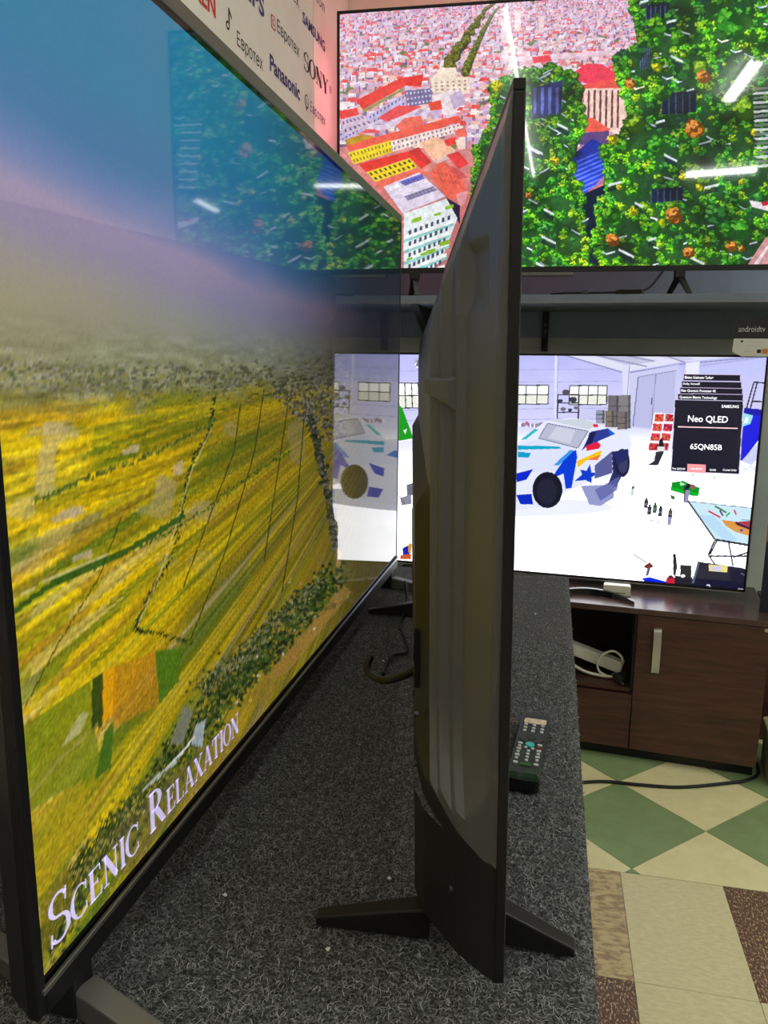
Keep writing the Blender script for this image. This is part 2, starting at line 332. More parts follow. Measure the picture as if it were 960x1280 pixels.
def paint_city():
    p = Pic(800, 455, [(424.6, 17.7), (1003.3, -22.4), (967.8, 330.0), (424.6, 335.7)])
    X, Y = p.X, p.Y
    p.a = ramp(Y, [(-20, (206, 178, 232)), (20, (226, 180, 224)), (70, (236, 186, 204)), (130, (226, 168, 176)), (240, (214, 120, 116)), (340, (190, 120, 120))])
    p.a *= (.86+.28*fbm(X*.35, Y*.5, 3))[..., None]
    walls = [(252, 240, 244), (240, 214, 224), (250, 230, 208), (232, 186, 196), (214, 178, 214), (250, 244, 250), (244, 206, 190)]
    roofs = [(236, 88, 96), (240, 140, 146), (226, 160, 176), (240, 76, 80), (210, 176, 206), (246, 190, 176), (236, 220, 238), (244, 226, 232), (214, 190, 224)]
    y = -24.
    while y < 175:
        s = 2.2+max(0, y+20)*.046; x = 424-s+rnd.uniform(0, s)
        while x < 830:
            w, h = s*rnd.uniform(.7, 1.9), s*rnd.uniform(.5, 1.3); yy = y+rnd.uniform(-.4, .4)*s
            if rnd.random() < .82:
                f = min(1, max(0, (y+20)/110.)); hz = np.array((228, 196, 232.))
                wc = np.array(rnd.choice(walls))*(.3+.7*f)+hz*(.7-.7*f); rc = np.array(rnd.choice(roofs))*(.45+.55*f)+hz*(.55-.55*f)
                sk = rnd.uniform(-.25, .25)*w
                p.poly([(x, yy), (x+w, yy-sk*.4), (x+w, yy+h), (x, yy+h)], wc)
                p.poly([(x+w*.72, yy), (x+w, yy-sk*.4), (x+w, yy+h), (x+w*.72, yy+h)], wc*(.62, .58, .74))
                p.poly([(x-.1*w, yy+.1*h), (x+.2*w, yy-.45*h), (x+.95*w, yy-.45*h-sk*.4), (x+1.05*w, yy+.05*h)], rc)
                if s > 4:
                    for k in range(int(w/2.2)): p.rect(x+1+k*2.2, yy+.35*h, x+1.9+k*2.2, yy+.55*h, (150, 110, 150), .7); p.rect(x+1+k*2.2, yy+.68*h, x+1.9+k*2.2, yy+.85*h, (150, 110, 150), .6)
                if rnd.random() < .16: p.rect(x, yy+h*.7, x+w, yy+h*1.25, (96, 70, 130), .75)
            elif rnd.random() < .45: p.ell(x+w/2, yy+h/2, w*.5, h*.5, (96, 122, 62), .8, 7, .5)
            x += w*rnd.uniform(.85, 1.25)
        y += s*rnd.uniform(.5, .72)
    def L(pts, col, **k): p.poly([(410+a/3.43, b/3.43) for a, b in pts], col, **k)
    def wins(q, nx, ny, col, mx=.3, my=.3):      # windows over a four-cornered facade
        q = [np.array((410+a/3.43, b/3.43)) for a, b in q]
        P = lambda u, v: (q[0]*(1-u)+q[1]*u)*(1-v)+(q[3]*(1-u)+q[2]*u)*v
        for i in range(nx):
            for j in range(ny):
                u0, u1, v0, v1 = (i+mx)/nx, (i+1-mx)/nx, (j+my)/ny, (j+1-my)/ny
                p.poly([P(u0, v0), P(u1, v0), P(u1, v1), P(u0, v1)], col)
    # avenue of trees running to the horizon
    for k in range(70):
        t = k/69; x, y0 = 617-58*t**.8, 4+82*t; tree_blob(p, x+rnd.uniform(-1, 1)*(2+4*t), y0, 2+4.5*t, ((60, 62, 20), (110, 112, 40), (150, 150, 70)))
        if k % 2: tree_blob(p, x+8+14*t, y0+4, 1.6+4*t, ((60, 66, 20), (100, 118, 40), (140, 150, 64)))
    # long lines of red-roofed blocks
    L([(45, 570), (330, 400), (330, 455), (60, 610)], (196, 184, 226)); wins([(45, 570), (330, 400), (330, 455), (60, 610)], 18, 2, (96, 84, 140))
    L([(120, 430), (310, 335), (410, 318), (400, 372), (330, 368), (150, 470)], (236, 62, 58)); L([(150, 470), (330, 372), (330, 384), (150, 486)], (160, 150, 90))
    L([(45, 475), (125, 462), (135, 492), (55, 512)], (238, 72, 66)); L([(330, 390), (440, 378), (450, 440), (340, 460)], (120, 110, 160)); wins([(330, 390), (440, 378), (450, 440), (340, 460)], 7, 3, (225, 215, 235))
    L([(55, 512), (140, 490), (200, 530), (70, 580)], (216, 190, 214)); wins([(55, 512), (140, 490), (200, 530), (70, 580)], 6, 2, (110, 90, 140))
    L([(160, 540), (330, 470), (430, 470), (420, 510), (220, 560)], (222, 204, 226)); wins([(160, 540), (330, 470), (430, 470), (400, 520)], 10, 2, (120, 96, 150))
    L([(215, 505), (300, 452), (405, 455), (330, 492), (250, 522)], (234, 74, 82)); L([(290, 540), (330, 505), (400, 495), (410, 530), (310, 560)], (240, 106, 92))
    L([(440, 345), (480, 290), (550, 290), (552, 330), (612, 330), (606, 400), (450, 398)], (246, 226, 206)); wins([(450, 350), (600, 336), (600, 390), (455, 392)], 6, 3, (176, 130, 130))
    L([(445, 410), (560, 380), (585, 430), (530, 500), (450, 480)], (240, 222, 230)); L([(520, 410), (570, 385), (592, 440), (540, 470)], (196, 176, 206))
    L([(428, 442), (484, 428), (490, 468), (440, 474)], (240, 82, 60)); L([(440, 474), (488, 468), (486, 505), (446, 512)], (206, 176, 210))
    L([(75, 615), (210, 585), (560, 494), (578, 518), (280, 604), (90, 648)], (242, 92, 76)); L([(70, 600), (150, 575), (200, 585), (90, 625)], (196, 150, 40))
    f1 = [(85, 655), (272, 600), (276, 652), (112, 704)]; L(f1, (242, 214, 26)); wins(f1, 12, 2, (120, 96, 60), .32, .25)
    f2 = [(272, 604), (565, 528), (572, 560), (280, 650)]; L(f2, (246, 226, 224)); wins(f2, 16, 2, (150, 110, 120), .3, .25)
    L([(130, 702), (345, 648), (388, 630), (445, 694), (400, 724), (350, 676), (165, 738)], (236, 46, 40)); L([(345, 648), (388, 630), (445, 694), (420, 706)], (206, 36, 46))
    f3 = [(165, 738), (352, 678), (384, 716), (205, 778)]; L(f3, (246, 214, 14)); wins(f3, 9, 2, (70, 50, 50), .28, .22)
    L([(200, 782), (380, 722), (440, 742), (482, 684), (562, 742), (604, 832), (520, 856), (430, 742), (235, 812)], (240, 104, 84)); wins([(430, 720), (540, 740), (580, 800), (500, 790)], 6, 2, (206, 70, 70))
    L([(392, 612), (470, 584), (545, 642), (455, 692)], (252, 194, 160)); L([(455, 692), (545, 642), (548, 668), (470, 700)], (226, 196, 196))
    L([(495, 602), (548, 585), (562, 612), (512, 628)], (240, 66, 60)); L([(540, 560), (590, 545), (596, 580), (556, 590)], (240, 110, 96)); L([(545, 600), (590, 590), (590, 640), (560, 640)], (246, 214, 200))
    L([(508, 664), (560, 648), (604, 700), (562, 724)], (232, 62, 66)); L([(500, 700), (560, 724), (600, 760), (560, 770)], (214, 90, 90))
    L([(550, 830), (600, 815), (590, 870), (560, 890)], (226, 150, 160)); L([(508, 846), (566, 880), (566, 960), (545, 930)], (36, 26, 60))
    L([(238, 800), (392, 738), (505, 842), (340, 906), (325, 920)], (226, 214, 236))
    L([(306, 778), (402, 744), (416, 764), (330, 796)], (66, 62, 160)); wins([(306, 778), (402, 744), (416, 764), (330, 796)], 6, 2, (110, 106, 200), .12, .12)
    L([(326, 842), (452, 798), (468, 814), (344, 858)], (112, 100, 146)); wins([(326, 842), (452, 798), (468, 814), (344, 858)], 8, 1, (150, 140, 180), .2, .2)
    L([(260, 800), (300, 785), (310, 800), (270, 816)], (250, 244, 250))
    L([(325, 915), (508, 850), (555, 935), (488, 1110), (440, 1165), (325, 1165)], (228, 236, 240))
    for k in range(6):
        y0 = 960+k*48
        L([(325, y0+50), (540-k*10, y0-20), (540-k*10, y0-6), (325, y0+66)], (250, 250, 252)); L([(325, y0+66), (540-k*10, y0-6), (540-k*10, y0+6), (325, y0+80)], (146, 206, 204))
        wins([(340, y0+30), (530-k*10, y0-42), (530-k*10, y0-22), (340, y0+50)], 8, 1, (56, 66, 100), .25, .05)
    for a, b, r in ((380, 945, 22), (520, 890, 18), (470, 920, 14), (440, 1080, 20), (500, 1045, 22), (410, 1090, 15), (350, 1110, 12)): L([(a-r, b+r*.5), (a-r, b-r*.3), (a+r, b-r*.9), (a+r, b)], (140, 186, 40), jit=.5)
    # road beyond the towers, pale high-rises
    def Rt(pts, col, **k): p.poly([(640+a/3, b/3) for a, b in pts], col, **k)
    Rt([(-40, 215), (150, 205), (450, 182), (450, 200), (150, 224), (-40, 232)], (240, 206, 222))
    for x, y0, w, h in ((560, 70, 28, 90), (610, 40, 22, 70), (700, 60, 20, 60)): Rt([(x-600, y0), (x-600+w, y0), (x-600+w, y0+h), (x-600, y0+h)], (244, 214, 222))
    Rt([(210, 286), (280, 238), (335, 240), (420, 292), (300, 322)], (242, 66, 92)); Rt([(75, 215), (140, 205), (150, 230), (80, 238)], (240, 70, 90))
    Rt([(220, 330), (340, 300), (420, 300), (430, 330), (260, 370)], (242, 90, 84))
    Rt([(270, 332), (415, 330), (440, 420), (405, 505), (268, 462)], (252, 216, 202))
    for k in range(6): Rt([(284+k*22, 338), (292+k*22, 338), (290+k*22, 480), (282+k*22, 478)], (120, 60, 70))
    Rt([(228, 452), (300, 440), (372, 486), (300, 505)], (244, 98, 84)); Rt([(240, 500), (365, 490), (360, 560), (250, 540)], (96, 70, 130))
    Rt([(215, 590), (300, 520), (345, 540), (352, 650), (300, 706), (225, 760)], (34, 56, 176))
    for k in range(8): Rt([(228, 610+k*17), (345, 560+k*17), (345, 565+k*17), (228, 617+k*17)], (96, 120, 226), alpha=.8)
    Rt([(225, 745), (352, 690), (345, 770), (320, 900), (380, 990), (270, 1010), (235, 850)], (10, 24, 52), jit=.4)
    # the two planted towers
    def tower(poly, base, n, rmin, rmax, nb, slope):
        Rt(poly, base, jit=.5); q = np.array([(640+a/3, b/3) for a, b in poly]); x0, y0 = q.min(0); x1, y1 = q.max(0)
        def inside(x, y):
            c = False; j = len(q)-1
            for i in range(len(q)):
                if (q[i][1] > y) != (q[j][1] > y) and x < (q[j][0]-q[i][0])*(y-q[i][1])/(q[j][1]-q[i][1])+q[i][0]: c = not c
                j = i
            return c
        items = []
        for i in range(len(q)):      # crowns hang over the outline
            for f in np.arange(0, 1, 5/max(5, np.hypot(*(q[i]-q[i-1])))): e = q[i-1]*(1-f)+q[i]*f; items.append((e[1]+rnd.uniform(-3, 3), 't', e[0]+rnd.uniform(-3, 3)))
        n += len(items)
        while len(items) < n:
            x, y = rnd.uniform(x0, x1), rnd.uniform(y0, y1)
            if inside(x, y): items.append((y, 't', x))
        m_ = 0
        while m_ < nb:
            x, y = rnd.uniform(x0, x1), rnd.uniform(y0, y1)
            if inside(x, y): items.append((y-4, 'b', x)); m_ += 1
        for y, kd, x in sorted(items):
            if kd == 't': tree_blob(p, x, y, rnd.uniform(rmin, rmax), rnd.choice(GREENS))
            elif kd == 'b':
                w = rnd.uniform(6, 15); sl = slope*rnd.choice((1, 1, -1.1))
                p.poly([(x, y), (x+w, y+w*sl), (x+w, y+w*sl+6), (x, y+6)], (34, 56, 60), .7)
                p.poly([(x, y), (x+w, y+w*sl), (x+w, y+w*sl+2.1), (x, y+2.1)], (190, 206, 214)); 
                if rnd.random() < .5: p.poly([(x, y), (x-5, y-3), (x-5, y-1.4), (x, y+1.7)], (176, 196, 214))
    tower([(-75, 330), (30, 270), (150, 255), (235, 285), (262, 470), (225, 560), (215, 640), (255, 740), (262, 850), (275, 950), (290, 1012), (-160, 1012), (-140, 800), (-130, 560), (-70, 470)], (34, 78, 38), 330, 3.2, 7.5, 50, .5)
    Rt([(72, 330), (190, 300), (185, 420), (75, 450)], (40, 46, 100)); wins([(0, 0), (1, 0), (1, 1), (0, 1)], 1, 1, (0, 0, 0))
    for k in range(4): Rt([(80+k*28, 330), (92+k*28, 326), (90+k*28, 425), (80+k*28, 430)], (84, 96, 160))
    tower([(425, -80), (1120, -80), (1120, 1010), (345, 1010), (318, 905), (325, 760), (362, 706), (345, 560), (430, 490), (440, 380), (395, 280), (400, 215), (480, 160), (470, 60)], (30, 70, 36), 820, 3.0, 8.2, 105, -.28)
    for a, b, c_, d_ in ((500, 20, 590, 110), (560, 350, 690, 430), (480, 170, 520, 260), (520, 710, 640, 760)):      # glazing between the terraces
        Rt([(a, b), (c_, b-10), (c_, d_-10), (a, d_)], (22, 34, 60)); 
        for k in range(5): Rt([(a+(c_-a)*k/5, b), (a+(c_-a)*k/5+4, b), (a+(c_-a)*k/5+4, d_), (a+(c_-a)*k/5, d_)], (90, 110, 130), alpha=.7)
    reg = (X > 640)*np.clip((Y-(60-(X > 770)*80))/30, 0, 1); lo = fbm(X*.018, Y*.026, 101, 3); lo2 = fbm(X*.05+3, Y*.06, 111, 3)
    reg = reg*(p.a[..., 1] > p.a[..., 0]*1.05); p.a = p.a*(1+reg*(.22+(lo-.5)*1.0+(lo2-.5)*1.1))[..., None]; p.a = mixc(p.a, (24, 40, 70), reg*np.clip((lo2-.60)*8, 0, 1)*.6*(X > 770)); p.a = mixc(p.a, p.a*np.array((1.25, 1.12, .7)), reg*np.clip((lo-.5)*5, 0, 1)*.7)
    for a, b, r in ((500, 150, 11), (540, 90, 15), (600, 60, 12), (620, 140, 12), (800, 70, 20), (830, 120, 14), (470, 190, 11), (640, 260, 17), (700, 250, 14), (560, 340, 14), (870, 400, 18), (460, 460, 14), (410, 540, 13), (540, 540, 14), (700, 660, 16), (850, 860, 16), (370, 800, 13), (520, 850, 13), (760, 800, 16)):
        tree_blob(p, 640+a/3, b/3, r*.85, rnd.choice(GREENS))
    for a, b, r in ((500, 5, 1), (615, 205, 1), (600, 80, 1), (560, 455, 1), (590, 575, 1), (480, 755, 1), (420, 930, 1), (530, 895, 1), (690, 960, 1), (740, 700, 1), (380, 690, 1), (140, 780, 1), (130, 880, 1), (110, 980, 1), (80, 545, 1), (190, 460, 1)):
        w = rnd.uniform(12, 24); sl = rnd.choice((-.25, .5)); x, y = a-20, b
        Rt([(x, y), (x+2.4*w, y+2.4*w*sl), (x+2.4*w, y+2.4*w*sl+9), (x, y+9)], (224, 232, 240)); Rt([(x, y+13), (x+2.4*w, y+2.4*w*sl+13), (x+2.4*w, y+2.4*w*sl+30), (x, y+30)], (24, 40, 56), alpha=.8)
    for a, b, r in ((715, 285, 9), (680, 478, 12), (605, 805, 10.5), (375, 895, 8.5), (660, 940, 8), (820, 920, 7), (440, 310, 7), (60, 730, 4), (-8, 640, 9), (860, 930, 4)): tree_blob(p, 640+a/3, b/3, r, ORANGE)
    for a, b, r in ((375, 520, 7), (455, 790, 6), (905, 495, 5), (540, 250, 6), (860, 680, 4), (700, 700, 5), (400, 700, 4), (-60, 100+220, 8), (560, 830, 4), (160, 600, 6), (640, 660, 5)): tree_blob(p, 640+a/3, b/3, r, YELLOW)
    for k in range(18): Rt([(905, 330+k*17), (1010, 322+k*17), (1010, 331+k*17), (900+k*1.5, 339+k*17)], (226, 228, 236) if k % 2 else (120, 128, 128), alpha=.85)
    Rt([(890, 750), (1000, 770), (1000, 800), (900, 775)], (236, 226, 230)); Rt([(935, 760), (960, 752), (962, 768), (940, 772)], (200, 20, 60))
    Rt([(870, 1012), (950, 890), (1010, 870), (1010, 1012)], (206, 150, 150)); Rt([(890, 1012), (955, 920), (965, 922), (910, 1012)], (240, 222, 226))
    g_ = fbm(X*.22, Y*.22, 91, 3)-.5; p.a = p.a*(1+.30*g_+.16*(rng.random((p.H, p.W))-.5))[..., None]
    p.a = np.clip(p.a, 6, 255)
    return p

def paint_garage():
    p = Pic(780, 442, [(453.5, 442.8), (958.4, 446.8), (929.0, 737.1), (452.0, 696.1)])
    k_ = .34375
    def T(pts): return [(630+a*k_, 420+b*k_) for a, b in pts]
    def P(pts, col, **kw): p.poly(T(pts), col, **kw)
    def Ln(pts, w, col, **kw): p.line(T(pts), w*k_, col, **kw)
    def E(cx, cy, rx, ry, col, **kw): p.ell(630+cx*k_, 420+cy*k_, rx*k_, ry*k_, col, n=20, **kw)
    X, Y = (p.X-630)/k_, (p.Y-420)/k_
    W_ = (380, 382, 390)
    p.a = ramp(Y, [(60, (188, 190, 252)), (180, (206, 206, 255)), (300, (214, 214, 255)), (345, (226, 228, 255)), (385, (266, 268, 282)), (540, W_), (940, W_)])
    p.a += ((fbm(X*.01, Y*.02, 5)-.5)*16)[..., None]
    fl = np.clip((X-700)/260, 0, 1)*np.clip((Y-380)/100, 0, 1); p.a = mixc(p.a, (214, 222, 255), fl*.55) if False else p.a*(1-fl[..., None]*.5)+np.array((216, 224, 255.))*fl[..., None]*.5
    for y in (120, 165, 262, 300): Ln([(-520, y+10), (430, y)], 2.5, (176, 178, 226))
    # ceiling beams, far corner, sliding door
    P([(200, 62), (440, 132), (640, 96), (960, 66), (960, 55), (200, 50)], (226, 228, 250)); P([(300, 62), (450, 108), (560, 92), (420, 62)], (196, 198, 226)); P([(480, 62), (650, 92), (700, 84), (560, 62)], (206, 208, 236))
    for a in ([(205, 66), (440, 136)], [(440, 136), (640, 104), (950, 74)], [(390, 62), (545, 92)], [(560, 62), (660, 98)], [(300, 64), (520, 112)]): Ln(a, 5, (150, 152, 190))
    P([(452, 138), (636, 104), (622, 352), (440, 330)], (206, 208, 246)); P([(490, 150), (626, 126), (612, 345), (470, 328)], (190, 192, 234)); Ln([(552, 140), (535, 336)], 3, (140, 142, 186)); Ln([(488, 150), (468, 330)], 4, (120, 122, 160)); Ln([(488, 150), (626, 126)], 3, (140, 142, 186))
    Ln([(538, 225), (536, 250)], 4, (60, 60, 90))
    P([(660, 100), (712, 92), (708, 140), (660, 140)], (236, 238, 255)); Ln([(712, 110), (945, 78)], 4, (170, 172, 222)); P([(720, 112), (950, 84), (950, 130), (720, 140)], (196, 200, 252))
    P([(428, 110), (456, 104), (456, 330), (436, 330)], (222, 224, 250)); Ln([(456, 106), (440, 330)], 3, (120, 122, 166)); P([(184, 70), (196, 72), (192, 300), (182, 300)], (226, 228, 255)); Ln([(196, 72), (192, 300)], 2, (150, 152, 200))
    def window(x0, y0, x1, y1, nx, dx=0):
        P([(x0, y0), (x1, y0), (x1-dx, y1), (x0-dx, y1)], (270, 272, 268)); P([(x0+4, (y0+y1)/2), (x1-4, (y0+y1)/2), (x1-dx-4, y1-4), (x0-dx+4, y1-4)], (228, 230, 214), alpha=.7, jit=.2)
        for i in range(nx+1):
            x = x0+(x1-x0)*i/nx; Ln([(x, y0), (x-dx, y1)], 4, (50, 52, 70))
        for y in (y0, (y0+y1)/2, y1): Ln([(x0-dx*(y-y0)/(y1-y0), y), (x1-dx*(y-y0)/(y1-y0), y)], 4, (50, 52, 70))
    window(40, 180, 162, 248, 3, 2); window(240, 181, 376, 250, 4, 4); window(-385, 172, -312, 262, 3, -4); window(-250, 178, -120, 246, 4)
    # rack and barrels at the back
    for x in (196, 272): Ln([(x, 212), (x-2, 300)], 5, (44, 44, 60))
    for y in (214, 244, 278): Ln([(194, y), (274, y)], 4, (44, 44, 60))
    for a in ((205, 236, 9), (225, 205, 14), (250, 232, 15), (215, 266, 10), (262, 262, 9), (240, 270, 8)): E(a[0], a[1], a[2], a[2]*.7, rnd.choice([(60, 62, 84), (210, 212, 220), (120, 110, 120), (90, 80, 90)]))
    for x0, x1, y0, y1, c in ((378, 416, 216, 332, (112, 110, 116)), (416, 460, 216, 336, (132, 130, 134)), (334, 366, 270, 318, (150, 152, 176)), (368, 400, 272, 332, (132, 118, 104)), (412, 448, 275, 340, (122, 110, 106))):
        P([(x0, y0), (x1, y0), (x1, y1), (x0, y1)], c, jit=.15); Ln([(x0, (y0*2+y1)/3), (x1, (y0*2+y1)/3)], 3, (70, 70, 80)); Ln([(x0, (y0+2*y1)/3), (x1, (y0+2*y1)/3)], 3, (70, 70, 80)); P([(x1-9, y0), (x1, y0), (x1, y1), (x1-9, y1)], (60, 60, 74), alpha=.6)
    for k in range(20): E(56+k*5, 322+rnd.uniform(-5, 5), 3, 8, rnd.choice([(250, 250, 255), (90, 110, 190), (200, 90, 120), (120, 160, 200)]))
    # the painted coupe
    body = [(-300, 600), (-318, 520), (-290, 455), (-220, 405), (-60, 378), (45, 392), (150, 310), (240, 298), (300, 302), (345, 322), (402, 345), (455, 356), (464, 392), (446, 486), (330, 520), (215, 572), (180, 616), (60, 632), (-80, 640), (-240, 640)]
    E(60, 622, 340, 34, (206, 210, 236), alpha=.8); E(330, 560, 120, 30, (214, 218, 240), alpha=.7); P(body, (232, 236, 255)); P([(45, 400), (130, 372), (265, 408), (240, 470), (160, 500), (-60, 470), (-200, 420)], (222, 228, 252))
    P([(158, 318), (306, 346), (268, 408), (126, 372)], (186, 190, 212)); P([(190, 330), (260, 342), (240, 392), (160, 372)], (206, 210, 228)); Ln([(158, 318), (306, 346), (268, 408), (126, 372), (158, 318)], 3, (110, 116, 150))
    P([(165, 308), (290, 300), (340, 322), (306, 340)], (206, 214, 226)); P([(322, 322), (340, 320), (342, 332), (326, 332)], (240, 30, 70))
    P([(282, 418), (316, 348), (378, 336), (404, 356), (300, 402)], (44, 60, 150)); P([(310, 352), (336, 348), (320, 388), (296, 404)], (26, 30, 80)); P([(378, 336), (404, 356), (384, 362)], (20, 90, 220))
    P([(50, 398), (200, 402), (210, 410), (50, 414)], (0, 168, 206)); P([(50, 420), (98, 426), (90, 442), (50, 440)], (10, 160, 210)); P([(-230, 430), (-60, 402), (-20, 430), (-150, 452)], (20, 120, 226)); P([(60, 378), (112, 338), (126, 340), (80, 376)], (40, 190, 200))
    P([(298, 400), (340, 384), (352, 396), (346, 410), (300, 418)], (232, 30, 70)); P([(264, 456), (356, 414), (350, 440), (300, 452), (270, 478)], (250, 200, 20)); P([(300, 450), (350, 432), (340, 452)], (240, 120, 60))
    P([(170, 520), (232, 430), (262, 414), (266, 440), (246, 552), (224, 556), (216, 500)], (0, 60, 216)); P([(180, 470), (240, 414), (255, 416), (200, 470)], (60, 150, 240))
    P([(256, 528), (284, 504), (276, 486), (300, 490), (312, 466), (318, 496), (340, 500), (318, 514), (320, 536), (296, 524)], (10, 60, 206))
    P([(330, 470), (392, 420), (394, 498), (330, 520)], (92, 96, 156)); P([(392, 420), (452, 416), (450, 500), (396, 512)], (34, 40, 90)); E(430, 462, 28, 52, (26, 28, 60)); E(432, 462, 18, 38, (56, 60, 100))
    P([(400, 420), (452, 410), (448, 450), (410, 470)], (34, 40, 104)); P([(392, 500), (430, 505), (410, 548), (372, 552)], (40, 46, 100))
    P([(280, 545), (400, 540), (398, 590), (350, 618), (310, 612)], (150, 156, 206)); P([(330, 560), (420, 510), (410, 560), (350, 600)], (96, 102, 170), alpha=.8)
    P([(44, 500), (106, 484), (82, 522), (46, 532)], (0, 40, 206)); P([(44, 578), (100, 574), (106, 612), (60, 612)], (0, 40, 196)); P([(-220, 500), (-130, 478), (-60, 500), (-150, 548)], (0, 44, 210)); P([(-260, 590), (-120, 575), (-60, 590), (-140, 618)], (0, 44, 206)); P([(-120, 440), (10, 430), (40, 450), (-60, 468)], (0, 120, 220))
    E(158, 560, 55, 66, (20, 22, 40)); E(156, 566, 36, 48, (32, 34, 56)); None
    # tray of berries, stand, easel
    P([(546, 278), (622, 284), (612, 424), (520, 412)], (250, 244, 255))
    for r in range(4):
        for c in range(2):
            x, y = 550+c*38-r*7, 284+r*35; col = rnd.choice([(196, 30, 60), (216, 60, 70), (190, 26, 90), (220, 70, 40)])
            P([(x, y), (x+32, y+2), (x+28, y+28), (x-4, y+26)], col)
            for q in range(14): E(x+rnd.uniform(0, 28), y+rnd.uniform(3, 25), 3.4, 3.4, rnd.choice([(240, 60, 90), (150, 16, 50), (250, 120, 100), (120, 20, 60), (200, 120, 40)]))
    P([(566, 374), (576, 374), (582, 402), (560, 402)], (16, 20, 26)); P([(558, 402), (584, 402), (582, 420), (556, 420)], (226, 232, 236)); P([(552, 420), (582, 420), (560, 470), (520, 470), (545, 455)], (40, 42, 56))
    for a in ([(880, 268), (908, 168), (950, 172)], [(894, 268), (920, 170)], [(905, 238), (945, 240)]): Ln(a, 5, (16, 18, 30))
    P([(872, 262), (945, 268), (934, 320), (930, 372), (866, 456), (858, 452)], (14, 22, 226)); P([(872, 262), (945, 268), (940, 290), (872, 286)], (10, 16, 170)); P([(868, 280), (905, 290), (895, 320), (866, 330)], (150, 226, 240)); P([(880, 292), (890, 300), (884, 318), (870, 318)], (250, 250, 250)); P([(862, 456), (930, 380), (945, 420), (900, 470)], (206, 212, 250))
    for k in range(9): Ln([(860+k*9, 478+rnd.uniform(-8, 8)), (880+k*9, 490+rnd.uniform(-12, 12))], 2.5, (150, 160, 214))
    # crate, spray cans
    P([(610, 532), (650, 526), (712, 552), (706, 584), (662, 578), (606, 562)], (0, 150, 34)); P([(640, 530), (660, 540), (640, 545)], (190, 240, 200)); P([(606, 548), (706, 572), (706, 584), (606, 562)], (0, 180, 40))
    P([(655, 545), (672, 545), (668, 600), (652, 604)], (36, 38, 56)); P([(660, 560), (676, 562), (668, 606), (654, 608)], (150, 150, 190)); E(686, 548, 10, 9, (150, 90, 100)); E(670, 545, 7, 8, (16, 20, 30)); P([(604, 576), (620, 582), (622, 596), (606, 592)], (60, 110, 60)); 
    for x, y, c in ((518, 610, (60, 60, 70)), (530, 634, (50, 54, 66)), (550, 628, (60, 90, 60)), (570, 640, (50, 50, 80)), (606, 648, (90, 80, 76)), (603, 672, (150, 154, 196))):
        P([(x-8, y-14), (x+7, y-14), (x+4, y+16), (x-11, y+15)], c); P([(x-4, y-22), (x+4, y-22), (x+4, y-14), (x-5, y-14)], (26, 28, 36)); P([(x-8, y-2), (x+6, y-2), (x+5, y+6), (x-9, y+5)], (140, 144, 170), alpha=.6)
    P([(464, 546), (474, 546), (470, 580), (460, 580)], (196, 206, 226)); P([(465, 546), (475, 546), (474, 556), (464, 556)], (90, 90, 110))
    for x, y in ((536, 670), (560, 676), (685, 505), (765, 515)): E(x, y, 5, 4, (176, 180, 206))
    # glass table with palette
    P([(668, 600), (905, 626), (898, 762), (766, 740)], (206, 236, 250)); P([(700, 650), (760, 652), (850, 742), (800, 745)], (176, 216, 246), alpha=.7)
    Ln([(668, 600), (905, 626)], 3, (96, 110, 130)); Ln([(668, 600), (766, 740)], 7, (52, 60, 80)); Ln([(766, 740), (898, 762)], 8, (40, 46, 60))
    for a in ([(766, 742), (742, 795), (766, 830)], [(774, 742), (748, 795)], [(816, 750), (832, 835)], [(742, 800), (895, 800)], [(832, 804), (895, 784)]): Ln(a, 6, (30, 34, 50))
    P([(790, 668), (850, 676), (898, 690), (896, 728), (840, 712), (806, 690)], (222, 152, 70)); P([(836, 676), (896, 672), (898, 706), (850, 690)], (170, 60, 90)); Ln([(842, 680), (896, 702)], 7, (40, 20, 50)); E(862, 706, 6, 4, (30, 50, 200)); Ln([(862, 668), (896, 670)], 3, (30, 30, 50))
    for a, c in (([(742, 636), (786, 660)], (214, 40, 70)), ([(766, 618), (808, 642)], (20, 120, 60)), ([(784, 634), (796, 654)], (90, 40, 100)), ([(806, 656), (820, 642)], (40, 180, 80)), ([(836, 632), (844, 650)], (210, 40, 50))): Ln(a, 6, c)
    # foreground: sprayer, paint pots, bag
    Ln([(470, 792), (520, 826)], 5, (150, 140, 130)); P([(505, 838), (530, 822), (545, 838), (524, 848)], (120, 30, 36)); P([(522, 840), (534, 840), (524, 872), (514, 872)], (90, 90, 120))
    P([(500, 880), (530, 876), (590, 892), (588, 910), (520, 904)], (0, 40, 226)); E(606, 892, 18, 22, (196, 34, 60)); P([(598, 870), (612, 868), (612, 880), (600, 880)], (40, 40, 50)); P([(614, 792), (624, 790), (630, 840), (622, 872), (614, 868)], (36, 36, 40))
    P([(640, 832), (682, 834), (680, 880), (640, 880)], (26, 28, 40)); P([(620, 870), (690, 876), (690, 912), (620, 908)], (30, 30, 44)); E(650, 872, 8, 6, (250, 250, 255)); E(630, 866, 7, 5, (240, 240, 250)); E(690, 880, 6, 9, (236, 236, 250))
    P([(704, 818), (722, 822), (862, 842), (896, 852), (897, 930), (676, 916), (690, 880)], (16, 20, 50)); P([(704, 818), (712, 820), (690, 900), (682, 898)], (90, 96, 120)); P([(744, 830), (812, 836), (810, 860), (744, 854)], (236, 226, 130)); P([(752, 834), (790, 838), (789, 856), (752, 852)], (206, 206, 236))
    Ln([(735, 906), (745, 904), (748, 912), (738, 916)], 4, (240, 240, 250)); Ln([(752, 914), (772, 918)], 4, (226, 226, 240)); Ln([(850, 920), (880, 920)], 4, (200, 200, 220)); Ln([(860, 862), (885, 874)], 3, (110, 116, 140))
